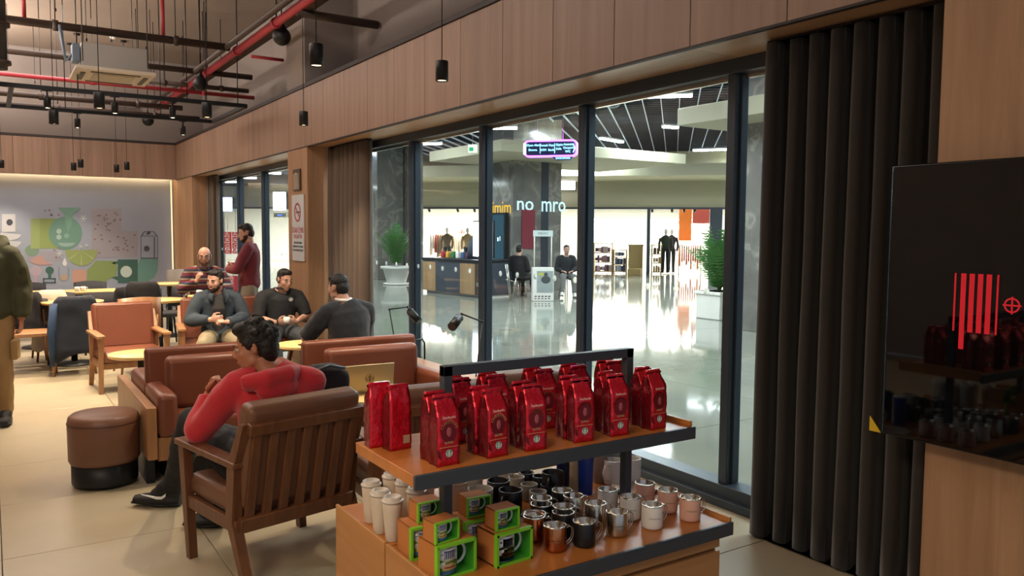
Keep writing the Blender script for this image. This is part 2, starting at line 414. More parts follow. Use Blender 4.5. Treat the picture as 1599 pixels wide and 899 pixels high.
mp('green_arch', [(48, 388), (48, 354)] + ellp(60, 352, 12, 11, 180, 270, 8) + [(95, 341), (95, 388)], '#74893f'); mp('green_bean', ellp(50, 391, 11, 9), '#5f8068', 2)
mp('grinder_disc', ellp(102, 364, 26, 26), '#4f7f70', 2)
mp('disc_window', ellp(92, 361, 4, 4), '#8fb0a6', 3); mp('disc_window', ellp(92, 370, 4, 4), '#8fb0a6', 3); mp('disc_slot', ellp(104, 379, 13, 6, 0, 180, 12), '#7f9f98', 3); mp('disc_window', ellp(104, 368, 4, 4), '#6b9a8d', 3)
mp('funnel', [(90, 324), (126, 324), (114, 335), (112, 350), (106, 362), (103, 350), (101, 335)], '#5d8f7c', 4)
mp('lime_bowl', ellp(127, 390, 25, 25, 0, 180, 20), '#7d9149', 2)
for a in (35, 90, 145):
    mp('lime_segment', [(127, 391), (127 + 23 * math.cos(R(a - 3)), 391 + 23 * math.sin(R(a - 3))), (127 + 23 * math.cos(R(a + 3)), 391 + 23 * math.sin(R(a + 3)))], '#97a76c', 3)
mp('olive_block', [(136, 441), (136, 422), (150, 407), (178, 407), (184, 416), (180, 432), (168, 436), (165, 444), (152, 441)], '#6f8840')
mp('dark_square', rect(184, 405, 215, 442), '#1d4a40', 2)
mp('white_disc', ellp(197, 424, 9, 9), '#b9cfc8', 3)
mp('teal_curve', [(215, 442), (228, 440), (240, 434), (246, 422), (247, 404), (219, 404), (215, 412), (203, 412), (203, 418), (215, 420)], '#4e857d', 1)
mp('dark_handle', [(173, 411), (184, 407), (184, 412)], '#1d4a40', 1); mp('dark_handle', [(173, 433), (184, 431), (184, 438)], '#1d4a40', 1)
for x0, x1 in ((219.5, 220.5), (245.5, 246.5)): mp('bottle_outline', rect(x0, 369, x1, 404), '#3d454e', 2)
mp('bottle_outline', rect(219.5, 368, 246.5, 369), '#3d454e', 2); mp('bottle_shoulder', [(220, 368), (225, 361), (240, 361), (246, 368), (244, 368), (239, 362), (226, 362), (222, 368)], '#3d454e', 2)
mp('bottle_bar', rect(240, 370, 242, 402), '#3d454e', 2); mp('bottle_cap', [(228, 366), (231, 361), (236, 361), (233, 366)], '#272e33', 3)
mp('bottle_dot', ellp(229, 388, 4.5, 4.5), '#30363e', 3); mp('bottle_foot', rect(220, 402, 246, 404), '#3d454e', 2)
mp('machine_panel', rect(3, 334, 24, 362), '#b8bcc4', 2); mp('machine_dot', ellp(15, 347, 5, 5), '#1f2733', 3)
mp('machine_bowl', ellp(16, 366, 17, 9, 0, 180, 16) + [(2, 363)], '#b8bcc4', 2); mp('machine_bowl', ellp(16, 377, 17, 10, 0, 180, 16) + [(2, 375)], '#b8bcc4', 2)
mp('salmon_bird', [(46, 408), (58, 399), (68, 401), (70, 407), (84, 413), (60, 414)], '#a97f79', 2)
mp('peach_square', rect(113, 421, 135, 442), '#b98673', 2)
mp('tamper_base', rect(67, 434, 87, 436), '#27404a', 2); mp('tamper_base', rect(67, 440, 87, 442), '#27404a', 2); mp('tamper_side', rect(67, 434, 69, 442), '#27404a', 2); mp('tamper_side', rect(85, 434, 87, 442), '#27404a', 2)
mp('tamper_grip', ellp(77.5, 422, 6.5, 6), '#1d4a40', 2); mp('tamper_neck', rect(75, 426, 80, 434), '#1d4a40', 3)
mp('cup_outline', rect(91, 417, 92.5, 432), '#5f7a80', 2); mp('cup_outline', rect(106, 417, 107.5, 432), '#5f7a80', 2); mp('cup_bowl', ellp(100, 433, 6, 5), '#a98f78', 2); mp('cup_outline', ellp(99.5, 432, 8, 7, 0, 180, 12) + [(92, 432), (94, 433)] , '#6f868e', 1)
mp('pink_whisk', ellp(56, 423, 9, 8), '#a393a3', 1); mp('pink_handle', rect(54, 428, 58, 441), '#b285a0', 2)
mp('white_drop', ellp(101, 411, 3.6, 4) , '#d5d9dc', 2); mp('white_drop', [(98, 409), (101, 402), (104, 409)], '#d5d9dc', 3)
mp('dark_spot', ellp(38, 427, 3, 2.5), '#2c4650', 2); mp('dark_spot', ellp(38, 439, 3.5, 2), '#2c4650', 2)
for sx, sy in ((130, 341), (93, 396), (135, 383), (126, 385)):
    q = 5.5 if sx in (130, 93) else 2.5
    for a in (0, 60, 120):
        dx, dy = math.cos(R(a)), math.sin(R(a))
        mp('star_ray', [(sx - q * dx - .5 * dy, sy - q * dy + .5 * dx), (sx + q * dx - .5 * dy, sy + q * dy + .5 * dx), (sx + q * dx + .5 * dy, sy + q * dy - .5 * dx), (sx - q * dx + .5 * dy, sy - q * dy - .5 * dx)], '#c9cfd2', 5)
mp('mauve_field', rect(143, 326, 190, 402), '#8a8790', 1); mp('mauve_field', rect(190, 360, 215, 402), '#8a8790', 1); mp('mauve_field', rect(42, 392, 96, 408), '#858592', 1)
mp('pale_column', rect(48, 341, 62, 388), '#7f9350', 3); mp('grey_plinth', rect(3, 388, 40, 415), '#8590a0', 1)
rg = random.Random(4)
beans = MB()
for k in range(46):
    cx, cy = (rg.uniform(146, 188), rg.uniform(329, 400)) if k < 30 else ((rg.uniform(192, 212), rg.uniform(363, 400)) if k < 38 else (rg.uniform(70, 94), rg.uniform(325, 405) if k % 2 else rg.uniform(326, 336)))
    beans.prism([W(*p) for p in ellp(cx, cy, 1.9, 1.4, n=8)], -.006, -.004)
beans.build('bean_dots', mat('mural_bean', '#75666e', .8), mural)['kind'] = 'stuff'

# no-smoking notice and small framed picture on the pier
sg = thing('no_smoking_sign', 'white no-smoking notice with red ring on the wooden pier', 'sign', (XW - .002, 9.57, 1.63))
MB().box((-.008, 0, 0), (.014, .44, .80), .003).build('board', mat('sign_white', '#bcc3c9', .35), sg)
RZ = Matrix.Rotation(R(-90), 4, 'Z')
red = mat('sign_red', '#a8474e', .6); ink = mat('sign_ink', '#3e4c57', .6)
rings = [[((q * .115) * math.cos(2 * math.pi * j / 32), yy, (q * .115) * math.sin(2 * math.pi * j / 32)) for j in range(32)] for q, yy in ((1, 0), (1, -.003), (.8, -.003), (.8, 0))]
mb = MB().loft(rings, TR(-.016, 0, .19) @ RZ, cap=False); mb.box((0, 0, 0), (.2, .003, .02), m=TR(-.0165, 0, .19) @ RZ @ Matrix.Rotation(R(42), 4, 'Y')); mb.build('prohibition_ring', red, sg)
MB().box((0, 0, 0), (.12, .002, .022), m=TR(-.0155, 0, .19) @ RZ).box((.07, 0, .0), (.014, .002, .022), m=TR(-.0155, 0, .19) @ RZ).build('cigarette', ink, sg)
text('SİGARA İÇMEK', .062, red, sg, TR(-.0165, 0, -.03) @ RZ @ Matrix.Scale(1.5, 4, (0, 0, 1))); text('YASAKTIR', .07, red, sg, TR(-.0165, 0, -.105) @ RZ)
for k, s_ in enumerate(('4207 SAYILI KANUN', 'GEREĞİNCE BU ALANDA', 'TÜTÜN ÜRÜNÜ İÇİLMEZ')): text(s_, .034, ink, sg, TR(-.0165, 0, -.18 - k * .045) @ RZ)
fp = thing('framed_picture', 'small dark framed notice above the no-smoking sign on the pier', 'picture', (XW - .002, 9.6, 2.21))
MB().box((-.01, 0, 0), (.018, .26, .26), .003).build('picture_frame', mat('pewter', '#5b524b', .4, .5), fp)
MB().box((-.02, 0, -.02), (.003, .2, .19)).build('print', mat('picture_print', '#8c8074', .3, noise_amt=.4, nscale=20), fp)
MB().box((-.0225, 0, .075), (.002, .05, .02)).build('crest', mat('picture_crest', '#c9b9a0', .4), fp)
# ------------------------------------------------------------------ the mall beyond the glass (grid turned 45 degrees)
A45 = R(44.5); D1 = V((math.sin(A45), math.cos(A45), 0)); D2 = V((math.cos(A45), -math.sin(A45), 0))
MC = 4.6
def MS(s, t, z=0): return D1 * s + D2 * t + V((0, 0, z))
MR = Matrix.Rotation(-A45, 4, 'Z')                # local x -> D2, local y -> D1
def mbox(mb, s0, s1, t0, t1, z0, z1, bev=0, mi=0): return mb.b2((t0, s0, z0), (t1, s1, z1), bev, MR, mi)
fl = struct(MB().b2((3.75, -8, -.12), (46, 52, -.014)).build('mall_floor', mat('mall_floor_bed', '#55564e', .6)), 'polished grey mall floor beyond the glass'); 
M_mf = marble('mall_stone', '#7f8177', '#8b8d82', '#96988c', .35, .07)
slab = MB().box((0, 0, -.007), (2.392, 2.392, .014), .001, seg=1).mesh('tile', M_mf)
for i in range(11):
    for j in range(17):
        x, y = 3.75 + 1.2 + i * 2.4, -5 + 1.2 + j * 2.4
        link('tile', slab, fl, (x, y, 0))
MB().b2((30.15, -5, -.014), (45, 36, 0)).b2((3.75, 35.8, -.014), (45, 50, 0)).build('far_paving', M_mf, fl)
mc = struct(MB().b2((3.96, -8, MC + .25), (46, 52, MC + .35)).build('mall_ceiling', mat('mall_ceiling_dark', '#1b1f2a', .8)), 'dark open-grid mall ceiling with faintly glowing metal rails')
M_bafm = mat('baffle_dark', '#272c38', .5); M_baf = mat('baffle_rail', '#a8b2c0', .4, emit='#b9c6d8', es=.12)  # metal rails, no lamps: a faint glow is added to brighten the lines
lb = MB()
s = -4.0
while s < 33: mbox(lb, s, s + .03, max(-20, (4.0 - s * D1.x) / D2.x), 28, MC + .06, MC + .12); s += .32
o = lb.build('ceiling_louver', M_bafm, mc); o['kind'] = 'stuff'
t = -18.0
while t < 27:
    mbox(MB(), max(-12, (4.0 - t * D2.x) / D1.x), 33, t - .008, t + .008, MC, MC + .05).build('ceiling_rail', M_baf, mc)
    t += .42
# cut-off: mall walls around
struct(MB().b2((3.75, 36, 0), (3.95, 44, MC + .3)).build('wall_far', M_paint))
M_beige = mat('beige_fascia', '#b3ad94', .7); M_beam = mat('beige_bulkhead', '#b0ab93', .7)
M_marb = marble('grey_marble', '#6b6864', '#7a7772', '#979389', 1.3, .12)
M_strip = mat('light_strip', '#ffffff', .5, emit='#eef6ff', es=9)
M_shopw = mat('shop_wall_white', '#c4c2bd', .7)
# long shopfront facade
SF = 31.0
fac = struct(mbox(MB(), SF, SF + .3, -26, 34, 2.55, MC + .3).build('mall_facade', M_beige), 'beige fascia above the far shopfronts')
mbox(MB(), SF - .05, SF, -26, 34, 2.5, 2.57).build('fascia_band', M_frame, fac)
mbox(MB(), SF + 9, SF + 9.2, -26, 34, 0, 3.2).build('shop_back_wall', M_shopw, fac)
mbox(MB(), SF + .3, SF + 9, -26, 34, 2.9, 3.0).build('shop_ceiling', mat('shop_ceiling', '#c9c9c6', .8), fac)
mbox(MB(), SF - 3.2, SF, -26, 3.2, 3.55, 3.95).build('bulkhead', M_beam, fac)
mbox(MB(), SF - 5.6, SF - 1.0, 4.2, 22, 3.6, 3.9).build('bulkhead', M_beam, fac)
mbox(MB(), SF - 7, SF, -26, -12.7, 3.46, MC + .2).build('dark_bulkhead', mat('mall_ceiling_dark', '#1b1f2a', .8), fac)
def colm(name, s0, s1, t0, t1, m_=M_marb, z1=MC + .2, label=None):
    o = struct(mbox(MB(), s0, s1, t0, t1, 0, z1, .01).build(name, m_)); return o
for t0, t1 in ((-19.2, -18.95), (-13.4, -12.6), (-6.6, -4.6), (-1.02, -.9), (1.3, 1.75), (5, 6), (12, 13), (19, 20)):
    mbox(MB(), SF - .1, SF + .4, t0, t1, 0, 2.56).build('shopfront_pier', M_frame if t1 - t0 < .6 else M_marb, fac)
for t0, t1 in ((-25, -13), (-12.4, -6.7), (-4.5, 1.3), (2, 12), (13, 26)):
    l = area('shop_light', MS(SF + 4, (t0 + t1) / 2, 2.85), 2.5, 1250, (1, .95, .88), sy=t1 - t0); l.rotation_euler = (0, 0, -A45 + R(90))
# marble pillars and dropped beige rafts, square to the cafe
def AT(x, D): return EYE + ray(x, 450) * (D / FPX)
def wbox(name, m_, x0, x1, y0, y1, z0, z1, label=None): return struct(MB().b2((x0, y0, z0), (x1, y1, z1), .01).build(name, m_), label)
c = AT(800, 21.5); PX0, PY0 = c.x, c.y; PY1 = px(765, 450, PX0).y; PX1 = py(875, 450, PY0).x; PT = 3.5
pil = wbox('marble_pillar', M_marb, PX0, PX1, PY0, PY1, 0, MC + .2, 'grey marble pillar behind the white promotion stand')
MB().b2(((PX0 + PX1) / 2 + .12, PY0 - .012, 0), ((PX0 + PX1) / 2 + .36, PY0 + .01, PT)).build('pillar_strip', M_frame, pil)
c = AT(782, 19.0); r1 = px(702, 450, c.x).y
wbox('trim_3', M_beam, c.x, c.x + 6, c.y, max(r1, PY1 + .6), PT, PT + .27, 'pale dropped ceiling raft around the marble pillar')
c = AT(1052, 13.5)
wbox('trim_4', M_beam, c.x, c.x + 4.5, -2, c.y, 3.38, 3.66, 'pale dropped ceiling raft at the right')
wbox('marble_pillar_near', M_marb, 10.4, 12.2, 5.4, 9.0, 0, MC + .2, 'grey marble pillar at the right of the glass')
c = AT(661, 26.5)
lp_ = wbox('marble_pillar_left', M_marb, py(645, 450, c.y).x, c.x, c.y, c.y + 2, 0, MC + .2, 'grey marble pier at the left of the glass')
wbox('marble_wall_left', M_marb, py(590, 450, c.y + .6).x, py(630, 450, c.y + .6).x, c.y + .6, c.y + 1.2, 0, MC + .2, 'grey marble wall behind the round potted palm')
wbox('wall_gap_panel', M_frame, py(628, 450, c.y + .7).x, py(646, 450, c.y + .7).x, c.y + .7, c.y + 1.1, 0, MC, 'dark recess between the marble walls')
# light strips
strips = [((975, 152), (1082, 149)), ((938, 216), (972, 222)), ((998, 250), (1024, 251)), ((1082, 235), (1140, 233)), ((648, 225), (690, 224)), ((760, 200), (808, 200)), ((665, 256), (722, 256)), ((645, 264), (676, 264)), ((730, 250), (760, 247)), ((1040, 198), (1054, 199)), ((920, 266), (942, 267)), ((612, 232), (622, 233)),
          ((330, 281), (345, 281)), ((352, 284), (372, 284)), ((360, 278), (376, 280)), ((378, 277), (400, 278)), ((402, 270), (412, 271)), ((416, 269), (437, 271)), ((830, 213), (838, 213))]
SL = ['long linear mall light at the top, beside the pale raft', 'linear mall light left of the round dome', 'small linear mall light above the bright shop, centre pane', 'linear mall light just left of the third mullion', 'short linear mall light right of the third mullion',
      'upper linear mall light in the second pane', 'linear mall light above the exit sign', 'middle linear mall light in the second pane', 'lower linear mall light in the second pane', 'linear mall light over the raft edge by the exit sign',
      'tiny linear mall light at the corner of the right raft', 'small linear mall light low by the second big mullion', 'short linear mall light beside the taupe curtain', 'first linear light seen through the far window, by its curtain', 'second linear light seen through the far window', 'third linear light seen through the far window, higher',
      'linear light above the lit sign in the far window', 'small round-ended light in the far window', 'last linear light in the far window, beside the pier', 'small linear light behind the direction sign']
for k, (a, b) in enumerate(strips):
    zz = 3.40 if k >= 13 and k < 18 else (4.1 if k == 5 else MC - .1); A, B = pz(*a, zz), pz(*b, zz); d = (B - A); L = max(d.length, .5); d.normalize(); L = min(L, 2.4)
    c = (A + B) / 2; t = thing('strip_light', SL[k], 'light', c, math.atan2(d.y, d.x), 'linear lights on the mall ceiling')
    MB().box((0, 0, .05), (L, .16, .05), .005).build('housing', M_white, t)
    if k == 5: MB().cyl((0, 0, .07), (0, 0, .6), .008, n=6).build('hanger', M_steel, t)
    MB().box((0, 0, .0), (L - .02, .14, .06), .02).build('diffuser', M_strip, t)
for k, (x, y) in enumerate(((958, 160), (997, 262))):
    t = thing('ceiling_dome', 'round glass dome fitting under the mall ceiling, %s' % ('near the long light' if k == 0 else 'by the small far light'), 'light', pz(x, y, MC - .1), 0)
    MB().ell((0, 0, 0), (.16, .16, .13)).build('dome', mat('dome_glass', '#6b7480', .1, .5), t); MB().cyl((0, 0, .1), (0, 0, .2), .06).build('mount', M_white, t)

# hanging direction sign
c = pz(860, 232, 2.98); SP = 13.0
d = ray(860, 232); c = EYE + d * (13.0 / d.dot(fwd) )
hs = thing('direction_sign', 'dark hanging direction sign with magenta neon border in the mall', 'sign', c, math.atan2(-cr.y, -cr.x) + math.pi - R(14))
def rr(w, h, r, n=6):
    P = []
    for cx, cz, a in ((w / 2 - r, h / 2 - r, 0), (-w / 2 + r, h / 2 - r, 90), (-w / 2 + r, -h / 2 + r, 180), (w / 2 - r, -h / 2 + r, 270)):
        P += [(cx + r * math.cos(R(a + 90 * k / n)), cz + r * math.sin(R(a + 90 * k / n))) for k in range(n + 1)]
    return P
MB().prism(rr(.86, .25, .07), -.04, .04).build('sign_body', mat('sign_navy', '#1a2a52', .4), hs)
ring = MB(); o_, i_ = rr(.88, .27, .08), rr(.83, .22, .06)
ring.loft([[(p[0], y, p[1]) for p in q] for q, y in ((o_, -.05), (o_, .05), (i_, .05), (i_, -.05), (o_, -.05))], cap=False); ring.build('neon_border', mat('neon_magenta', '#d070ff', .5, emit='#c24dff', es=3.5), hs)
MB().b2((-.445, -.052, -.09), (-.405, -.04, .09), .01).build('neon_edge', mat('neon_white', '#ffffff', .5, emit='#f0eaff', es=5), hs)
M_cy = mat('neon_cyan', '#9fe0ff', .5, emit='#7fd4ff', es=2.4)
for s_, x, z in (('Oyun Alanı', -.28, .055), ('Sinema', -.29, -.02), ('Yemek Katı', -.06, .05), ('ATM  Banka', -.04, -.025), ('Giyim', .15, .055), ('Kafe', .14, -.01), ('Asansör', .3, .06), ('Otopark', .3, .005), ('WC', .29, -.055)):
    text(s_, .05, M_cy, hs, TR(x, -.045, z))
for x in (-.17, .07): MB().b2((x, -.044, -.08), (x + .006, -.04, .08)).build('divider', M_cy, hs)
MB().prism([(.37, .07), (.385, .07), (.41, 0), (.385, -.07), (.37, -.07), (.395, 0)], -.045, -.04).build('arrow', M_cy, hs)
MB().prism([(.02, -.13), (.37, -.13), (.33, -.19), (.09, -.19)], -.03, .03).build('name_tab', mat('sign_navy', '#1a2a52', .4), hs); text('SANKOPARK', .042, M_cy, hs, TR(.21, -.035, -.16))
for x in (-.22, .2): MB().cyl((x, 0, .13), (x, 0, MC - c.z), .004, n=6).build('hanger', M_steel, hs)
# exit sign
c = EYE + ray(738, 232) * (12.5 / FPX)
ex = thing('exit_sign', 'small green and white exit sign hanging in the mall', 'sign', c, -A45 + R(8))
MB().box((0, 0, 0), (.14, .02, .12), .004).build('panel', mat('exit_white', '#dfeee6', .5, emit='#c9e6d8', es=.9), ex); MB().box((-.02, -.012, -.01), (.07, .004, .06)).build('pictogram', mat('exit_green', '#1f9d63', .5, emit='#1f9d63', es=.5), ex)
MB().cyl((0, 0, .06), (0, 0, MC - c.z), .003, n=6).build('hanger', M_steel, ex)
MB().prism([(-.06, .0), (-.04, .015), (-.04, -.015)], -.015, -.011).build('arrow', mat('exit_green', '#1f9d63', .5), ex)

# information kiosk counter, left
M_kw = mat('kiosk_grey', '#3c424c', .3); M_kwood = wood('kiosk_wood', '#8a6a48', '#a98862', 2, .3, 8)
a, b = pz(660, 456, 0), pz(752, 466, 0); dx = (b - a); kl = dx.length; ang = math.atan2(dx.y, dx.x)
ks = thing('information_counter', 'dark island counter with wood panels out in the mall', 'counter', a, ang)
MB().b2((0, 0, .07), (kl * 1.02, 1.0, .86), .01).build('body', M_kw, ks)
MB().b2((-.03, -.03, .86), (kl * 1.03, 1.05, .92), .01).build('worktop', M_black, ks)
for x0, x1 in ((.02, kl * .24), (kl * .66, kl * .90)): MB().b2((x0, -.015, .07), (x1, .0, .82), .003).build('wood_panel', M_kwood, ks)
MB().b2((kl * .92, -.02, .07), (kl * 1.02, .0, .82), .003).build('dark_panel', mat('kiosk_brown', '#4d3f38', .3), ks)
MB().b2((kl * .93, -.03, .28), (kl * 1.0, -.02, .38)).build('vent', M_steel, ks); MB().b2((.05, .1, 0), (kl, .9, .07)).build('plinth', M_white, ks)
cols = ['#b03038', '#d8a53a', '#3a7a4a', '#e8e4dc', '#3f5c8a']
bk = None
for k in range(6):
    o = tag(MB().box((0, 0, .07), (.11, .12, .14), .01).box((0, 0, .15), (.08, .09, .03), .01).build('display_box', mat('display_%d' % (k % 5), cols[k % 5], .6)), 'small coloured box on the mall counter, %s from its wood end' % ORD[k], 'box', 'boxes on the mall counter')
    o.location = a + Matrix.Rotation(ang, 3, 'Z') @ V((.25 + k * .22, .5, .92)); o.rotation_euler[2] = ang
sc = thing('lit_screen', 'glaring white lit screen standing on the mall counter', 'screen', a + Matrix.Rotation(ang, 3, 'Z') @ V((kl * .9, .3, .92)), ang)
MB().b2((-.45, -.03, .05), (.35, .03, .95), .01).build('casing', M_black, sc); MB().b2((-.42, -.04, .08), (.32, -.03, .92)).build('display', mat('screen_white', '#ffffff', .5, emit='#dfe9ff', es=6), sc); MB().b2((-.2, -.08, 0), (.1, .08, .05), .005).build('foot', M_black, sc)
# blue draped display form on the counter
fb = MB(); fb.tube([(0, 0, 0), (0, 0, .35), (.02, 0, .6), (.0, 0, .8), (0, 0, .9)], [(.42, .2), (.3, .17), (.19, .13), (.17, .11), (.05, .05)], 20, side=(1, 0, 0))
me = fb.mesh('drape', mat('navy_cloth', '#3a4656', .8)); rnd_noise(me, .03, 4, 2)
fm = tag(link('dress_form', me), 'dark blue draped dress form beside the lit screen', 'mannequin'); fm.location = a + Matrix.Rotation(ang, 3, 'Z') @ V((kl * .66, .55, .92)); fm.rotation_euler[2] = ang

# digital totem at the pillar
tp = thing('digital_totem', 'black digital screen totem in front of the marble pillar', 'screen', (PX0 - .10, (PY0 + PY1) / 2, 0), R(-90))
MB().b2((-.33, -.06, 0), (.42, .06, 2.12), .01).build('casing', M_black, tp); MB().b2((-.29, -.066, .62), (.38, -.06, 2.06)).build('display', mat('totem_display', '#0f2430', .08, emit='#1d4c5c', es=.35, noise_amt=.5, nscale=3), tp)
for x, z, w, h, c_ in ((-.2, 1.0, .12, .5, '#4f8fd6'), (.1, 1.4, .06, .1, '#cfe4e8'), (.2, 1.42, .03, .12, '#cfe4e8'), (.05, .66, .5, .03, '#7fb6cc')): MB().box((x, -.068, z), (w, .003, h)).build('display_graphic', mat('totem_' + c_[1:], c_, .5, emit=c_, es=.6), tp)
# glowing letters imitating a shop sign's reflection in the polished pillar faces
M_reflw = mat('reflection_white', '#dff4fa', .5, emit='#bfe6f2', es=.35); M_refly = mat('reflection_yellow', '#e0b030', .5, emit='#d8a020', es=.35)
ls = thing('pillar_reflection', 'pale round letters imitating a sign reflected in the marble pillar', 'sign', ((PX0 + PX1) / 2, PY0 - .02, PT - 1.15), 0)
text('no', .55, M_reflw, ls, TR(-.42, -.0, .0), extrude=.01); text('mro', .62, M_reflw, ls, TR(.52, -.0, .0) @ Matrix.Scale(.8, 4, (1, 0, 0)), extrude=.01)
text('imim', .5, M_refly, ls, TR(PX0 - (PX0 + PX1) / 2, (PY1 - PY0) / 2, -.1) @ RZ, extrude=.01)
rb = tag(MB().b2((0, -.03, 0), (.42, -.001, 1.05)).build('red_banner', mat('banner_dull_red', '#8a3040', .6), None, (PX0 + .28, PY0, 1.15)), 'dull red strip banner low on the marble pillar', 'banner')
# promotion stand
c = pz(848, 470, 0); ps = thing('promotion_stand', 'white promotion stand with poster and header sign in the mall', 'stand', c, math.atan2(cr.y, cr.x) + R(4))
w_ = .50
MB().b2((-w_ / 2, 0, 0), (w_ / 2, .32, .78), .012).build('counter', M_white, ps)
MB().b2((-w_ / 2 + .1, -.008, .2), (w_ / 2 - .02, 0, .70)).build('poster', mat('poster_grey', '#8f9896', .5, noise_amt=.2, nscale=6), ps)
MB().ell((.06, -.01, .62), (.045, .004, .05)).ell((.06, -.01, .5), (.11, .004, .09)).build('poster_figure', mat('poster_dark', '#3d4244', .6), ps)
MB().b2((-.1, -.012, .6), (.0, -.008, .66)).build('poster_note', mat('poster_yellow', '#b9b03a', .6), ps)
for k in range(5): MB().b2((-.2 + k * .08, -.006, .1), (-.15 + k * .08, 0, .125)).b2((-.2 + k * .08, -.006, .05), (-.16 + k * .08, 0, .07)).build('poster_mark', M_black, ps)
for x in (-w_ / 2 + .04, w_ / 2 - .06): MB().cyl((x, .05, .78), (x, .05, 1.62), .014).build('post', M_white, ps)
MB().b2((-w_ / 2 + .01, .03, 1.5), (w_ / 2 - .03, .07, 1.64), .005).build('header', mat('header_pale', '#b9c4c2', .5), ps)
text('FIRSAT', .08, mat('header_ink', '#54646a', .6), ps, TR(-.01, .025, 1.57))
# easel-like folding legs by the pillar
es = thing('folded_easel', 'silver folded easel leaning beside the seated man in the mall', 'easel', pz(800, 470, 0), math.atan2(cr.y, cr.x))
for x0, x1 in ((-.05, -.16), (-.02, -.12), (-.0, .1)): MB().cyl((x0 - .0, 0, .0 if x1 < 0 else .05), (x1, .05, .85 if x1 < 0 else .6), .012, n=8).build('leg', M_steel, es)
MB().cyl((-.14, .05, .5), (.07, .04, .45), .008, n=8).build('brace', M_steel, es)

# planters
def leafy(name, label, loc, pot, pr, ph, h, sp, n, seed, square=False):
    t = thing(name, label, 'plant', loc)
    q = MB()
    if square: q.box((0, 0, ph / 2), (pr * 2, pr * 2, ph), .02).box((0, 0, ph - .03), (pr * 2.16, pr * 2.16, .06), .01)
    else: q.lathe(((pr * .62, 0), (pr * .66, .03), (pr * .95, ph * .85), (pr * 1.12, ph * .88), (pr * 1.12, ph), (pr * .95, ph), (pr * .9, ph - .05)), 28).lathe(((pr * .9, 0), (pr * .95, .04), (pr * .8, .05)), 28)
    q.build('planter', pot, t); MB().lathe(((pr * .92, ph - .05), (pr * .5, ph - .03)), 20).build('soil', mat('soil', '#2c2119', .95), t)
    rg = random.Random(seed); lf = MB(); st = MB()
    for k in range(n):
        a = rg.uniform(0, 6.28); le = rg.uniform(.6, 1) * h; out = rg.uniform(.15, 1) * sp; pts = []
        for i in range(9):
            u = i / 8; pts.append(V((math.cos(a) * out * u ** 1.3, math.sin(a) * out * u ** 1.3, ph - .04 + le * (1.25 * u - .45 * u * u * (out / sp + .2)))))
        st.tube(pts, [.008 * (1 - .7 * i / 8) for i in range(9)], 5)
        for i in range(2, 9):
            for sgn in (-1, 1):
                for jj in range(2):
                    p = pts[i - 1].lerp(pts[i], jj * .5); d = (pts[i] - pts[i - 1]).normalized(); sd = d.cross(V((0, 0, 1))).normalized() * sgn
                    L = rg.uniform(.09, .17) * (1.3 - .07 * i); tip = p + (sd * .8 + d * .5 + V((0, 0, -.25))).normalized() * L; wv = d * .012
                    lf.loft([[p - wv, p + wv], [(p + tip) / 2 - wv * 1.3, (p + tip) / 2 + wv * 1.3], [tip - wv * .1, tip + wv * .1]], cap=False, closed=False)
    st.build('stem', mat('palm_stem', '#4c6a35', .7), t); o = lf.build('leaf', mat('palm_leaf', '#3f7a35', .5, noise_amt=.3, nscale=3), t, fix=False); o['kind'] = 'stuff'
    return t
leafy('potted_palm', 'bushy green palm in a square white planter near the far right mullion', pz(1122, 497, 0), M_white, .30, .52, 1.25, .85, 60, 3, True)
leafy('potted_palm', 'tall green palm in a round tapered white pot beside the marble pier', pz(619, 444, 0), M_white, .42, .55, 1.35, .85, 60, 8)

# shop interiors: display racks, mannequins, shelves
def rnd_col(rg, pal): return pal[rg.randrange(len(pal))]
def rack(loc, rz, n, pal, seed, label, h=1.4, w=1.4):
    t = thing('clothes_rack', label, 'rack', loc, rz, None); rg = random.Random(seed)
    for x in (-w / 2, w / 2): MB().b2((x - .02, -.25, 0), (x + .02, .25, .04)).cyl((x, 0, 0), (x, 0, h), .018, n=8).build('upright', M_steel, t)
    MB().cyl((-w / 2, 0, h), (w / 2, 0, h), .015, n=8).build('rail', M_steel, t)
    for k in range(n):
        x = -w / 2 + w * (k + .5) / n; c_ = rnd_col(rg, pal); L = rg.uniform(.6, .95)
        MB().box((x, 0, h - .03 - L / 2), (w / n * .7, .42, L), .02, taper=.6).build('garment', mat('cloth' + c_, c_, .85), t)
def shelf_unit(loc, rz, pal, seed, label, w=1.6, h=1.9, rows=4, lp='#b9975e'):
    t = thing('shop_shelf', label, 'shelf', loc, rz, None); rg = random.Random(seed); mw = mat('shopwood' + lp, lp, .5)
    for x in (-w / 2, w / 2): MB().b2((x - .02, -.2, 0), (x + .02, .2, h)).build('side_panel', mw, t)
    for k in range(rows + 1):
        z = .08 + k * (h - .1) / rows; MB().b2((-w / 2, -.2, z - .015), (w / 2, .2, z + .015)).build('shelf_board', mw, t)
    g = MB()
    for k in range(rows):
        z = .1 + k * (h - .1) / rows; x = -w / 2 + .05
        while x < w / 2 - .1:
            q = rg.uniform(.06, .14); g.box((x + q / 2, -.02, z + .1), (q * .85, .25, rg.uniform(.12, .3)), 0, mi=rg.randrange(3)); x += q
    o = g.build('merchandise', [mat('m' + c_, c_, .6) for c_ in pal[:3]], t); o['kind'] = 'stuff'
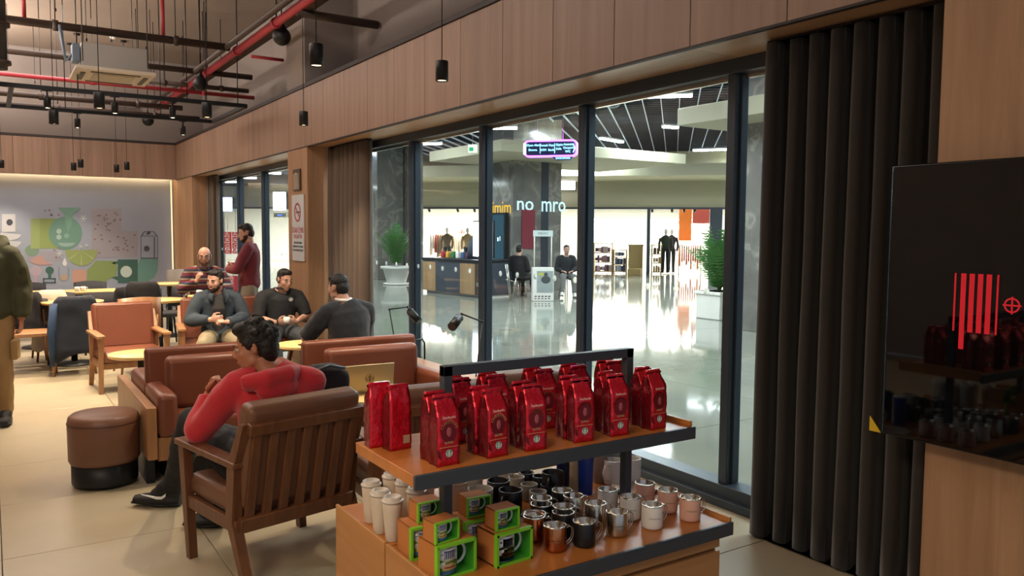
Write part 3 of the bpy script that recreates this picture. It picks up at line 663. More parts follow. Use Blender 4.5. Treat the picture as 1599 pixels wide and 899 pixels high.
def mannequin(loc, rz, col, label, legs='#2a2a30'):
    t = thing('mannequin', label, 'mannequin', loc, rz)
    MB().tube([(0, 0, .95), (0, 0, 1.1), (0, 0, 1.35), (0, 0, 1.45), (0, 0, 1.52)], [(.15, .1), (.13, .09), (.2, .11), (.17, .08), (.05, .05)], 16, side=(1, 0, 0)).tube([(.2, 0, 1.42), (.25, .02, 1.15), (.22, .08, .9)], [.05, .045, .035]).tube([(-.2, 0, 1.42), (-.25, .02, 1.15), (-.22, .08, .9)], [.05, .045, .035]).build('top', mat('cloth' + col, col, .8), t)
    MB().ell((0, .01, 1.66), (.075, .09, .115)).cyl((0, 0, 1.5), (0, 0, 1.6), .045).build('head', M_white, t)
    for x in (-.09, .09): MB().tube([(x, 0, .98), (x, 0, .5), (x, 0, .05)], [.09, .065, .05]).build('trouser_leg', mat('cloth' + legs, legs, .8), t)
    MB().lathe(((.2, 0), (.2, .015), (0, .015)), 20).build('stand', M_steel, t)
PAL = ['#e8e4dc', '#c9b79a', '#8a6f5a', '#d8d0c8', '#b04a44', '#505a6a']; PB = ['#5a3a48', '#7a5560', '#33405c', '#c8c0b8']
rk = [(SF + 1.8, -9.7, 0), (SF + 2.5, -8.9, 1), (SF + 1.4, -7.75, 2), (SF + 4.4, -9.3, 3), (SF + 4.2, -8.0, 4)]
nm = ['close to the marble pier', 'in the middle of the bright shop', 'next to the dressed mannequins', 'deep inside behind the first rack', 'deep inside the shop at its bright end']
for k, (s_, t_, q) in enumerate(rk): rack(MS(s_, t_), -A45, 9, PAL, q, 'clothes rack of pale garments %s' % nm[k], 1.5 + .25 * (k > 2), .95)
for k, (s_, t_, cc) in enumerate(((SF + 1.0, -9.2, '#6a5a46'), (SF + .9, -8.3, '#9a8060'), (SF + 1.1, -7.7, '#b8b0a0'))): mannequin(MS(s_, t_), -A45 + R(180), cc, 'mannequin in %s top in the bright shop window' % ('an olive', 'a sand', 'a cream')[k])
shelf_unit(MS(SF + .6, -2.72), -A45, ['#5a3a48', '#8a6570', '#c8b0b0'], 3, 'low shop shelf of dark packs in the far right shop', .72, 1.2, 3)
shelf_unit(MS(SF + .7, -2.06), -A45, ['#33405c', '#4a6a9a', '#a8b0c0'], 5, 'low shop shelf of blue goods in the far right shop', .5, .95, 3)
shelf_unit(MS(SF + 5, -2.6), -A45, ['#b8b0a8', '#9898a0', '#707880'], 6, 'tall back shelf of pale goods in the far shop', 2.2, 2.2, 5, '#c4c0b8')
shelf_unit(MS(SF + 5, .2), -A45, ['#a8a8b0', '#c0b8b0', '#888f9c'], 8, 'wide back shelf of pale goods behind the cash desk', 2.4, 2.2, 5, '#c4c0b8')
cd = thing('cash_desk', 'pale wood cash desk in the far right shop', 'desk', MS(SF + .6, -1.45), -A45)
MB().b2((-.27, -.3, 0), (.27, .3, 1.1), .01).build('body', mat('shop_oak', '#b0955f', .5), cd); MB().b2((-.3, -.35, 1.1), (.3, .35, 1.16), .01).build('top', mat('shop_oak_top', '#c9ad76', .4), cd)
sb_ = thing('carton', 'pale carton on the floor before the cash desk', 'box', MS(SF - .3, -1.45), -A45); MB().box((0, 0, .12), (.5, .4, .24), .01).build('carton_body', mat('shop_oak', '#b0955f', .5), sb_)
shelf_unit(MS(SF + .8, -.66), -A45, ['#b09060', '#d0b080', '#705840'], 11, 'stand of tan goods right of the dark post', .36, 1.15, 3)
for k, (t_, cc) in enumerate(((-.32, '#2f3a30'), (-.1, '#3a3038'))): mannequin(MS(SF + .8 + .5 * k, t_), -A45 + R(180), cc, 'mannequin in %s outfit in the far shop window' % ('a dark green', 'a dark plum')[k])
rack(MS(SF + 1.2, .62), -A45, 10, ['#e0642a', '#f0803a', '#d84a20'], 9, 'rack of orange clothes in the far shop', 1.15, .85)
op = tag(mbox(MB(), SF + 2.2, SF + 2.3, .18, .68, 1.3, 2.7).build('orange_poster', mat('poster_orange', '#e8843a', .6)), 'tall orange display panel inside the far shop', 'poster')
op = tag(mbox(MB(), SF + 2.2, SF + 2.3, .72, 1.4, 2.0, 2.7).build('red_poster', mat('poster_rose', '#c25a5a', .6)), 'rose red display panel inside the far shop', 'poster')
for k, t_ in enumerate((-.85, -.1, .35, .75, -9.8, -8.6, -7.9)):
    t = thing('shop_spotlight', 'small black track spotlight at the shop ceiling, %s' % ('beside the dark post', 'above the dark mannequins', 'above the orange panel', 'above the rose panel', 'near the marble pier', 'above the middle racks', 'at the bright end of the clothes shop')[k], 'spotlight', MS(SF + .5, t_, 2.42), -A45)
    MB().cyl((0, 0, 0), (.0, -.1, .08), .05, n=12).cyl((0, 0, .05), (0, 0, .45), .012, n=6).build('lamp_head', M_black, t)
# shop seen through the far window
def on_facade(x, y, s):    # point on plane P.D1 = s
    d = ray(x, y); k = (s - EYE.dot(D1)) / d.dot(D1); return EYE + d * k
# red sale banners
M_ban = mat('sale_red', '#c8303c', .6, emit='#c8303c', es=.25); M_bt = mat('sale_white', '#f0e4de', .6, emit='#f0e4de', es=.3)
for k, (x0, x1, y0, y1) in enumerate(((350, 362, 362, 396), (362.5, 374, 362, 396), (351, 375, 430, 456))):
    sp_ = SF - .4 if k < 2 else 15.0; a, b = on_facade(x0, y0, sp_), on_facade(x1, y1, sp_); tt0, tt1 = a.dot(D2), b.dot(D2)
    t = thing('sale_banner', ('red sale banner with white vertical word, window side', 'red sale banner with white vertical word, beside the maroon-shirted man', 'low red sale poster behind the seated men')[k], 'banner', MS(sp_, (tt0 + tt1) / 2, (a.z + b.z) / 2), -A45)
    w, h = tt1 - tt0, a.z - b.z
    MB().box((0, 0, 0), (w, .03, h)).build('cloth', M_ban, t)
    text('İNDİRİM', min(h / 3.4, w * .75), M_bt, t, TR(0, -.02, 0) @ Matrix.Rotation(R(-90), 4, 'Y'))
    if k == 2: MB().cyl((0, 0, -h / 2), (0, 0, -(a.z + b.z) / 2), .015, n=8).box((0, 0, -(a.z + b.z) / 2 + .01), (.3, .2, .02)).build('stand', M_steel, t)
    if k < 2: MB().cyl((0, 0, h / 2), (0, 0, 2.8 - (a.z + b.z) / 2), .01, n=6).build('hanger', M_steel, t)
def litsign(name, label, x0, x1, y0, y1, body, col, es, tcol):
    a, b = on_facade(x0, y0, SF - .3), on_facade(x1, y1, SF - .3); w, h = (b - a).dot(D2), a.z - b.z
    t = thing(name, label, 'sign', MS(SF - .3, (a.dot(D2) + b.dot(D2)) / 2, (a.z + b.z) / 2), -A45)
    MB().box((0, 0, 0), (w, .12, h), .02).build('light_box', mat(name + col, col, .5, emit=col, es=es), t)
    MB().b2((-w / 2, .06, -h / 2), (w / 2, .25, h / 2)).build('backing', M_frame, t)
    if body: text(body, h * .8, mat(name + tcol, tcol, .5, emit=tcol, es=2), t, TR(0, -.07, 0) @ Matrix.Scale(.8, 4, (1, 0, 0)))
litsign('shop_sign', 'bright blue-white lit shop sign seen through the far window', 340, 362, 308, 330, 'LTB', '#9fc4ff', 3.2, '#ffffff')
litsign('shop_sign', 'overexposed white lit shop sign next to the wooden pier', 427, 446, 300, 328, 'D', '#f4f8ff', 5, '#cfe0ff')
litsign('shop_sign', 'white glowing shop sign behind the marble pillar', 866, 898, 280, 296, None, '#fff0f8', 4, '#ffffff')
litsign('window_lettering', 'small blue shop lettering over a cream display', 428, 448, 332, 339, 'mavi', '#c9c5b0', .0, '#3a6ad0')
# ------------------------------------------------------------------ ceiling equipment
def pendant(x, y, label, zc=2.75, lit=120):
    p = pz(x, y, zc)
    t = thing('pendant_lamp', label, 'lamp', p, 0, 'black cylinder pendant lamps')
    MB().lathe(((.0, .07), (.043, .07), (.045, .067), (.045, -.07), (.041, -.07), (.041, -.055), (0, -.055)), 24).build('lamp_shade', M_black, t)
    MB().lathe(((0, -.062), (.036, -.062), (.036, -.056), (0, -.056)), 20).build('bulb', mat('pendant_bulb', '#ffe0b0', .5, emit='#ffdca8', es=3), t)
    MB().cyl((0, 0, .07), (0, 0, CZ - zc - .03), .0035, n=6).build('cord', M_black, t); MB().lathe(((0, CZ - zc), (.05, CZ - zc), (.05, CZ - zc - .03), (0, CZ - zc - .03)), 16).build('ceiling_rose', M_black, t)
    if lit: spot('pendant_light', p + V((0, 0, -.08)), lit, WARM, 95, .7, .03)
    return p
for x, y, lb_, e in ((690, 111, 'black pendant lamp hanging in front of the oak valance above the window wall', 55), (494, 86, 'black pendant lamp near the painted column and the red pipe', 60), (474, 185, 'small black pendant lamp in front of the pier valance', 60),
                     (155, 157, 'black pendant lamp hanging through the track rectangle below the cassette unit', 130), (323, 172, 'black pendant lamp by the corner of the ceiling track', 90), (84, 183, 'black pendant lamp behind the left end of the track', 130),
                     (2, 256, 'black pendant lamp at the picture edge in front of the back valance', 60), (115, 260, 'lower black pendant of the left pair before the back valance', 50), (126, 255, 'higher black pendant of the left pair before the back valance', 0),
                     (182, 263, 'lower dark pendant of the right pair before the back valance', 0), (198, 259, 'higher dark pendant of the right pair before the back valance', 50)):
    pendant(x, y, lb_, 2.73, e)
def globe(x, y, r, zc, label):
    d = .1 / r * FPX; ry_ = ray(x, y); p = EYE + ry_ * (d / FPX)
    t = thing('globe_speaker', label, 'speaker', p, 0, 'black globe speakers')
    MB().ell((0, 0, 0), .1, n=24).build('ball', M_black, t); MB().lathe(((.055, .085), (.02, .15), (.008, .17), (0, .17)), 16).build('neck', M_black, t)
    MB().cyl((0, 0, .16), (0, 0, CZ - p.z), .007, n=8).build('hanger', M_black, t)
globe(440, 57, 14, 0, 'large-looking black globe speaker below the red pipe'); globe(313, 131, 11, 0, 'black globe speaker over the corner of the track'); globe(231, 188, 8.5, 0, 'black globe speaker behind the track rectangle')
# lighting track rectangle
Zt = 3.2; TX0, TX1, TY0, TY1 = -.6, 2.83, 10.68, 12.5
tr = thing('light_track', 'black rectangular lighting track hanging under the ceiling', 'track', ((TX0 + TX1) / 2, (TY0 + TY1) / 2, Zt))
hx, hy = (TX1 - TX0) / 2, (TY1 - TY0) / 2
for y in (-hy, hy): MB().b2((-hx, y - .025, -.025), (hx, y + .025, .025), .003).build('rail', M_black, tr)
for x in (-hx, hx, -hx + .86): MB().b2((x - .025, -hy, -.025), (x + .025, hy, .025), .003).build('end_rail', M_black, tr)
for x in (-hx + .5, -.2, 1.0, hx - .1):
    for y in (-hy, hy): MB().cyl((x, y, 0), (x, y, CZ - Zt), .006, n=6).build('rod', M_black, tr)
for k, (x, y, e) in enumerate(((75, 190, 60), (180, 193, 70), (270, 198, 70), (285, 174, 80), (120, 160, 50))):
    q = pz(x, y - 14, Zt - .03); q.y = TY1 if y < 180 and False else q.y
    yy = TY1 if abs(q.y - TY1) > abs(q.y - TY0) and False else (TY0 if y > 180 else TY1)
    q = py(x, y, TY0 if y > 180 else TY1); q.z = Zt - .16
    t = thing('track_spotlight', 'small black track spotlight, %s' % ('left one on the near rail', 'middle one on the near rail', 'right one on the near rail', 'lit one on the far rail', 'left one on the far rail')[k], 'spotlight', q, 0, 'black track spotlights')
    MB().lathe(((0, .06), (.035, .06), (.038, .055), (.038, -.065), (.032, -.065), (.032, -.05), (0, -.05)), 20).build('lamp_head', M_black, t); MB().box((0, 0, .1), (.02, .02, .09)).box((0, 0, .135), (.1, .03, .02)).build('mount', M_black, t)
    MB().lathe(((0, -.06), (.028, -.06), (.028, -.05), (0, -.05)), 16).build('bulb', mat('spot_bulb', '#fff0d0', .5, emit='#ffe6bd', es=9), t)
    spot('track_light', q + V((0, 0, -.08)), e * 1.6, WARM, 70, .5, .03, (R(-8 + 5 * k), R(6), 0))
# pipes
M_rpipe = mat('red_pipe_paint', '#a8323c', .45); M_dpipe = mat('dark_pipe_paint', '#3d2f28', .6); M_conduit = mat('conduit_dark', '#2c2625', .6)
def pipe(label, a, b, r, m_, hangs=3, name='ceiling_pipe', flange=True):
    a, b = V(a), V(b); t = thing(name, label, 'pipe', a); d = b - a
    MB().cyl((0, 0, 0), d, r, n=12).build('run', m_, t)
    for k in range(hangs):
        q = d * ((k + .5) / hangs)
        if flange: MB().cyl(q - d.normalized() * .03, q + d.normalized() * .03, r * 1.35, n=12).build('collar', m_, t)
        MB().cyl(q + V((0, 0, r)), q + V((0, 0, CZ - a.z)), .006, n=6).build('hanger_rod', M_conduit, t)
    return t
pipe('thick red sprinkler pipe running along the window side under the ceiling', (2.7, 1.5, 3.86), (2.7, 16.3, 3.86), .045, M_rpipe, 9)
for x_, l_ in ((2.82, 'flat brown cable tray above the red pipe, wall side'),):
    t = thing('cable_tray', l_, 'tray', (x_, 1.5, 3.93)); MB().b2((0, 0, 0), (.14, 14.6, .012)).b2((0, 0, 0), (.01, 14.6, .05)).b2((.13, 0, 0), (.14, 14.6, .05)).build('channel', M_dpipe, t)
    for k in range(8): MB().cyl((.07, .8 + k * 1.8, 0), (.07, .8 + k * 1.8, CZ - 3.93), .005, n=6).build('hanger_rod', M_conduit, t)
pipe('brown duct tube beside the red pipe, room side', (2.58, 1.5, 3.9), (2.58, 16, 3.9), .035, M_dpipe, 0)
pipe('long dark cross pipe nearest the camera under the ceiling', (-2.5, 10.6, 3.9), (2.62, 10.6, 3.9), .045, M_dpipe, 4)
pipe('dark cross pipe passing behind the cassette unit', (-2.5, 12.45, 3.9), (3.4, 12.45, 3.9), .04, M_dpipe, 4)
pipe('second dark cross pipe over the far rail of the track', (1.9, 13.4, 3.85), (3.6, 13.4, 3.85), .035, M_dpipe, 2)
pipe('thin red cross pipe behind the track', (-2.5, 13.08, 3.7), (3.6, 13.08, 3.7), .03, M_rpipe, 4)
pipe('thin brown cross pipe just below the thin red one', (-2.5, 13.5, 3.5), (2.6, 13.5, 3.5), .04, M_dpipe, 4)
pipe('lower dark cross pipe behind the spotlights', (-2.5, 14.2, 3.45), (3.0, 14.2, 3.45), .035, M_dpipe, 4)
pipe('short brown pipe stub joining the painted column', (2.8, 8.5, 3.9), (3.72, 8.5, 3.9), .045, M_dpipe, 0)
pipe('short thin red branch pipe at the painted column', (2.75, 10.1, 3.72), (3.15, 10.1, 3.72), .02, M_rpipe, 0)
for k, (x, y, z0) in enumerate(((255, 62, 3.9), (40, 90, 3.85))):
    q = py(x, y, 10.62 if k == 0 else 10.66); pipe('short red upright sprinkler branch above the cross pipe, %s' % ('beside the cassette unit' if k == 0 else 'near the picture edge'), (q.x, q.y, 3.92), (q.x, q.y, 4.5), .022, M_rpipe, 0)
# big dark duct bundle at the left
dk = thing('vent_duct', 'dark insulated duct with flanges hanging at the upper left', 'duct', (pz(75, 15, 4.1).x, 9.2, 4.2))
M_duct = mat('duct_wrap', '#3c3a36', .8, bump=.5, bscale=30)
MB().tube([(.1, 0, .7), (.08, 0, .35), (0, 0, .0), (-.1, .1, -.2)], [.13, .13, .11, .1], 14).build('drop', M_duct, dk); MB().cyl((-.02, .02, -.06), (.02, 0, .02), .15, n=16).build('flange', M_dpipe, dk); MB().tube([(-.1, .1, -.16), (-.6, .12, -.1), (-1.6, .15, -.05)], .1, 12).build('run', M_duct, dk)
dk = thing('vent_riser', 'dark vertical duct with flange rings at the left picture edge', 'duct', (py(5, 90, 10.3).x - .05, 10.3, 3.3))
MB().cyl((0, 0, 0), (0, 0, 1.63), .09, n=16).build('riser', M_duct, dk)
for z in (.05, .45, .95, 1.3): MB().cyl((0, 0, z), (0, 0, z + .04), .125, n=16).build('flange', M_dpipe, dk)
# ceiling cassette
ac = thing('cassette_unit', 'white ceiling cassette air conditioner with a square louvred face', 'air conditioner', (1.29, 10.75, 3.4))
MB().box((0, 0, .02), (.84, .84, .05), .015).build('face_panel', mat('ac_cream', '#c9bfae', .5), ac)
MB().box((0, 0, .18), (.70, .68, .28), .01).build('housing', mat('ac_grey', '#9c9892', .4, .3), ac)
for a in range(4): MB().box((0, .33, -.008), (.52, .05, .012), .003, TR(rz=R(90) * a)).build('louver_flap', mat('ac_slot', '#5a544c', .6), ac)
MB().box((0, 0, -.008), (.44, .44, .01), .004).build('intake_grille', mat('ac_cream2', '#b5ab9a', .6), ac)
MB().box((-.40, -.2, .2), (.08, .2, .2), .01).tube([(-.42, -.2, .2), (-.5, -.22, .1), (-.52, -.22, .25), (-.55, -.2, .5)], .018, 8).build('drain_pump', mat('ac_blue', '#6f7f92', .5), ac)
for x in (-.34, .34):
    for y in (-.34, .34): MB().cyl((x, y, .1), (x, y, CZ - 3.4), .006, n=6).build('hanger_rod', M_conduit, ac)
vg = thing('ventilation_grille', 'small grey ventilation grille high on the back wall', 'vent', py(194, 172, YB - .05), 0)
MB().box((0, 0, 0), (.5, .04, .16), .004).build('frame', M_paint, vg)
for k in range(5): MB().box((0, -.025, -.05 + k * .025), (.46, .02, .008)).build('slat', M_conduit, vg)
for k, (x, y) in enumerate(((177, 58), (133, 157))):
    q = pz(x, y, CZ - .02) if k == 0 else pz(x, y, 3.75); t = thing('smoke_detector', 'round white smoke detector %s' % ('on the ceiling above the cassette unit' if k == 0 else 'on a rod under the pipes'), 'detector', q)
    MB().lathe(((0, .02), (.06, .02), (.06, -.01), (.04, -.03), (0, -.03)), 20).build('housing', M_white, t); MB().cyl((0, 0, 0), (0, 0, CZ - q.z), .006, n=6).build('stem', M_conduit, t)
for k in range(9):
    x = .3 + (k * .37) % 2.2; y = 9.2 + k * .85; t = tag(MB().cyl((0, 0, 0), (0, 0, .9 + .1 * (k % 3)), .0045, n=6).cyl((0, 0, 0), (0, 0, .03), .012, n=8).build('hanging_rod', M_conduit, None, (x, y, CZ - .9 - .1 * (k % 3))), 'thin threaded rod hanging from the ceiling without a fitting', 'rod', 'bare threaded rods under the ceiling')

# ------------------------------------------------------------------ seating
def cushion(mb, c, d, r=.05, m=I4): mb.box(c, d, r, m, seg=4); return mb
def armchair(label, loc, rz, lea, wd_, group='wood and leather armchairs', src=None):
    if src: return inst(src, loc, rz, label, group)
    t = thing('armchair', label, 'armchair', loc, rz, group); hw = .325
    for s in (-1, 1):
        x = s * (hw - .025)
        MB().loft([[(x - .02, .17, 0), (x + .02, .17, 0), (x + .02, .21, 0), (x - .02, .21, 0)], [(x - .022, .22, .55), (x + .022, .22, .55), (x + .022, .28, .55), (x - .022, .28, .55)]], smooth=False).build('leg', wd_, t)
        MB().loft([[(x - .02, -.42, 0), (x + .02, -.42, 0), (x + .02, -.38, 0), (x - .02, -.38, 0)], [(x - .024, -.29, .30), (x + .024, -.29, .30), (x + .024, -.23, .30), (x - .024, -.23, .30)], [(x - .024, -.32, .56), (x + .024, -.32, .56), (x + .024, -.25, .56), (x - .024, -.25, .56)], [(x - .018, -.40, .76), (x + .018, -.40, .76), (x + .018, -.36, .76), (x - .018, -.36, .76)]], smooth=False).build('rear_leg', wd_, t)
        MB().b2((x - .035, -.33, .55), (x + .045, .30, .58), .008).build('armrest', wd_, t)
        MB().b2((x - .014, -.3, .25), (x + .014, .23, .31), .004).build('side_rail', wd_, t)
    BM = TR(0, -.30, .30, rx=R(13))    # leaning back frame (z up local)
    MB().b2((-hw + .03, -.02, .42), (hw - .03, .02, .475), .006, BM).build('top_rail', wd_, t)
    MB().b2((-hw + .03, -.02, -.05), (hw - .03, .02, .02), .006, BM).build('bottom_rail', wd_, t)
    for k in range(7):
        x = -hw + .075 + k * (2 * hw - .15) / 6
        MB().b2((x - .022, -.01, 0), (x + .022, .01, .43), .003, BM).build('slat', wd_, t)
    MB().b2((-hw + .03, .18, .24), (hw - .03, .22, .30), .004).build('front_rail', wd_, t)
    cushion(MB(), (0, -.01, .355), (2 * hw - .07, .54, .11), .04).build('seat_cushion', lea, t)
    cushion(MB(), (0, .065, .29), (2 * hw - .07, .11, .50), .035, BM).build('back_cushion', lea, t)
    MB().box((0, .125, .29), (2 * hw - .16, .004, .4), .001, BM).build('cushion_panel', lea, t)
    return t
AC1 = armchair('dark wooden slatted armchair seen from behind, with the man in the red hoodie in it', (1.115, 3.93, 0), R(12), M_leather2, M_chairw)
armchair(0, (1.86, 3.86, 0), R(-2), 0, 0, src=AC1)
AC1b = [o for o in C.objects if o.name.startswith('armchair.')][0]; AC1b['label'] = 'slatted armchair behind the red bags, with a bare brown leather back'
c3 = inst(AC1, (2.55, 3.95, 0), R(-6), 'slatted armchair nearest the window, its leather back under the metal bar')
AC4 = armchair('tan leather armchair facing the camera across the small round table', (1.15, 8.82, 0), R(183), M_leather, M_chairl)
c5 = inst(AC4, (1.98, 9.0, 0), R(172), 'tan leather armchair with the man in the denim jacket in it')
c6 = inst(AC4, (2.72, 9.1, 0), R(185), 'tan leather armchair with the man in the black polo shirt in it')
# back-to-back sofas
def sofa(label, x0, x1, y0, yb, facing, parent_y=None):
    """facing -1: front at y0 (towards camera), back at yb; facing +1 mirrored"""
    t = thing('sofa', label, 'sofa', ((x0 + x1) / 2, yb, 0), 0 if facing < 0 else R(180), 'back-to-back leather sofas')
    w_, dp = x1 - x0, abs(yb - y0); h = w_ / 2; aw = .12
    MB().b2((-h, -dp + .03, .15), (h, 0, .30), .005).build('base', M_chairl, t)
    MB().b2((-h + .06, -dp + .1, 0), (h - .06, 0, .15)).build('toe_kick_shade', M_black, t)  # toe kick in black, which paints in the shadow beneath the sofa base
    cushion(MB(), (0, -dp / 2 - .0, .345), (w_ - 2 * aw, dp, .15), .045).build('seat_cushion', M_leather, t)
    MB().box((0, -.06, .60), (w_ - .02, .12, .42), .03, seg=4) if facing < 0 else MB().box((0, -.045, .59), (w_ - .02, .09, .42), .03, seg=4).build('backrest', M_leather, t)
    cushion(MB(), (0, -.16, .585), (w_ - 2 * aw + .04, .12, .36), .045, TR(0, 0, 0, rx=R(0))).build('back_cushion', M_leather, t)
    for s in (-1, 1): cushion(MB(), (s * (h - aw / 2), -dp / 2 + .0, .44), (aw, dp + .02, .28), .04).build('armrest', M_leather, t)
    return t
sofa('front-facing leather sofa beside the wooden end panel, behind the brown ottoman', .84, 1.70, 5.30, 5.80, -1)
sofa('rear-facing leather sofa backing onto the one by the wooden end panel', .84, 1.70, 6.45, 5.81, 1)
sofa('front-facing leather sofa with the laptop in front of it', 1.86, 2.78, 5.02, 5.60, -1)
sofa('rear-facing leather sofa under the man in the dark sweater', 1.86, 2.78, 6.42, 5.61, 1)
e = thing('sofa_end_panel', 'pale wooden end block at the left side of the tan leather sofas', 'panel', (.72, 6.1, 0))
MB().b2((.055, -.80, .17), (.115, .55, .50), .006).build('block', M_chairl, e); MB().b2((.06, -.7, 0), (.11, .5, .17)).build('toe_kick_shade', M_black, e)  # black inset below also paints the shadow under the block
e = thing('window_ledge', 'narrow pale wooden ledge at the window end of the leather sofas', 'ledge', (2.98, 5.6, 0))
MB().b2((-.17, -.85, .44), (.19, .9, .48), .006).build('top', M_chairl, e); MB().b2((-.14, -.8, 0), (.16, .85, .44), .004).build('box', M_chairl, e)
ot = thing('ottoman', 'round brown leather ottoman with a black base', 'stool', (.565, 5.56, 0))
MB().lathe(((0, .015), (.185, .015), (.19, .03), (.19, .155), (0, .155)), 40).build('base', M_black, ot)
MB().lathe(((.0, .15), (.195, .15), (.205, .17), (.207, .40), (.2, .435), (.18, .452), (.1, .46), (0, .461)), 48).build('upholstery', M_leather2, ot)
MB().lathe(((.206, .395), (.21, .40), (.206, .405)), 48, cap=False).build('piping', M_leath3, ot)
# round tables
def rtable(label, x, y, h, r, col=M_ptop, rim=None, base=True, thin=False):
    t = thing('round_table', label, 'table', (x, y, 0), 0, None)
    MB().lathe(((0, h - .03), (r - .012, h - .03), (r, h - .022), (r, h - .004), (r - .004, h), (0, h)), 48).build('table_top', col, t)
    MB().cyl((0, 0, .02), (0, 0, h - .03), .012 if thin else .03, n=14).build('column', M_steel if thin else M_black, t)
    MB().lathe(((0, 0), (r * .62, 0), (r * .62, .012), (.05, .03), (0, .03)), 36).build('base', M_black, t)
    return t
rtable('small round pale table in front of the empty tan armchair', 1.10, 7.75, .5, .27)
rtable('small round pale table between the seated men and the dark sweater man', 2.55, 7.62, .5, .27, thin=True)
LC = pz(576, 610, .575); rtable('low round pale table carrying the laptop', LC.x - .02, LC.y - .04, .56, .22)
# laptop
lp = thing('laptop', 'open silver laptop with an emblem on its lid', 'laptop', (LC.x, LC.y, .562), R(-2))
M_lap = mat('laptop_silver', '#b5a27c', .35, .5)
MB().b2((-.16, 0, 0), (.16, .22, .014), .005).build('base', M_lap, lp); LM = TR(0, 0, .012, rx=R(8))
MB().b2((-.165, -.006, 0), (.165, .004, .178), .004, LM).build('screen', M_lap, lp)
MB().b2((-.14, .03, .0145), (.14, .13, .016)).build('keyboard', M_black, lp)

# emblem: ring, crown, face and wavy hair
def emblem(parent, m, s, cols, name='emblem'):
    """round badge of radius s lying in x-z facing -y"""
    a, b = cols
    disc = MB().prism([(s * math.cos(R(12 * k)), s * math.sin(R(12 * k))) for k in range(30)], -.0004, 0, m)
    if a: disc.build(name + '_disc', a, parent)
    q = MB(); P = lambda pts, d=.0008: q.prism([(x * s, z * s) for x, z in pts], -d, -.0004, m)
    def band(x0, x1, y_, h, n=5, ph=0):
        for sg in (1, -1):
            up = [(sg * (x0 + (x1 - x0) * k / n), y_ + h * math.sin(k / n * 3.1 + ph)) for k in range(n + 1)]; dn = [(x, z - .07) for x, z in reversed(up)]
            P(up + dn)
    ring = [[(rr_ * s * math.cos(R(12 * k)), yy, rr_ * s * math.sin(R(12 * k))) for k in range(30)] for rr_, yy in ((.96, -.0005), (.96, -.001), (.88, -.001), (.88, -.0005))]
    q.loft(ring, m, cap=False)
    P([(.19 * math.cos(R(20 * k)), .12 + .24 * math.sin(R(20 * k))) for k in range(18)])
    P([(-.25, .38), (-.3, .62), (-.13, .5), (0, .74), (.13, .5), (.3, .62), (.25, .38)])
    for k in range(5): band(.2, .52 + .05 * k, .3 - .2 * k, .12, 5, .2)
    P([(-.16, -.12), (.16, -.12), (.2, -.5), (.1, -.8), (-.1, -.8), (-.2, -.5)])
    for sg in (1, -1): P([(sg * .55, -.55), (sg * .82, -.1), (sg * .86, .25), (sg * .74, .3), (sg * .72, -.02), (sg * .42, -.6)])
    return q.build(name, b, parent)
emblem(lp, LM @ TR(0, -.0062, .088), .032, (None, mat('emblem_dark', '#4b3c28', .5)))
# coffee cups and little things on tables
def mugc(label, loc, r=.04, h=.075, m_=M_ceram, name='coffee_cup', group=None, rz=0.):
    t = thing(name, label, 'cup', loc, rz, group)
    MB().lathe(((0, 0), (r * .7, 0), (r * .95, h * .3), (r, h), (r * .92, h), (r * .85, h * .35), (0, .008)), 24).build('body', m_, t)
    MB().tube([(r * .9, 0, h * .8), (r * 1.45, 0, h * .8), (r * 1.5, 0, h * .4), (r * .85, 0, h * .3)], .005, 8).build('handle', m_, t); return t
ph = thing('smartphone', 'dark phone lying on the round table by the sweater man', 'phone', (2.52, 7.5, .503), R(20)); MB().box((0, 0, .004), (.14, .07, .008), .003).build('body', M_black, ph); MB().box((0, 0, .0085), (.13, .062, .001)).build('screen', mat('phone_glass', '#3a2a2c', .1), ph)
# reading lamps by the window
def rlamp(label, base, elbow, knee, head, aim, z0=0.0):
    b, e_, k_, h_ = V(base), V(elbow), V(knee), V(head); t = thing('reading_lamp', label, 'lamp', b)
    MB().lathe(((0, 0), (.11, 0), (.11, .012), (.02, .02), (0, .02)), 28).build('base', M_black, t)
    MB().cyl((0, 0, .01), e_ - b, .006, n=8).build('pole', M_black, t); MB().cyl(e_ - b, k_ - b, .006, n=8).ell(e_ - b, .011).ell(k_ - b, .011).build('arm', M_black, t)
    MB().cyl(k_ - b, h_ - b, .005, n=8).build('neck', M_black, t)
    d = V(aim).normalized(); p = h_ - b
    MB().cyl(p - d * .01, p + d * .13, .036, n=20).cyl(p - d * .03, p - d * .01, .02, .034, n=20).build('lamp_shade', M_black, t)
    MB().cyl(p + d * .128, p + d * .1325, .03, n=16).build('bulb', mat('reading_bulb', '#3a3632', .3), t)
YL = 5.95
rlamp('thin black reading lamp behind the rear leather sofa, its head turned to the right', (py(633, 560, 6.7).x, 6.7, 0), py(608, 483, 6.7), py(636, 479, 6.7), py(641, 487, 6.7), py(655, 503, 6.6) - py(641, 487, 6.7))
rlamp('thin black reading lamp at the sofa armrest, its head turned to the left', (py(736, 590, 5.3).x - .02, 5.3, 0), py(753, 502, 5.3), py(721, 490, 5.3), py(716, 497, 5.3), py(702, 515, 5.2) - py(716, 497, 5.3))
t = thing('wire_stand', 'bent black wire stand at the end of the sofa by the glass', 'stand', (3.2, 6.3, 0)); q = py(663, 550, 6.3)
MB().tube([(-.28, 0, .0), (-.28, 0, .62), (-.25, 0, .65), (q.x - 3.22, 0, .65), (q.x - 3.2, 0, .62), (q.x - 3.2, 0, 0)], .008, 8).build('wire_frame', M_black, t); MB().box((-.14, 0, .01), (.34, .2, .015), .003).build('foot', M_black, t)

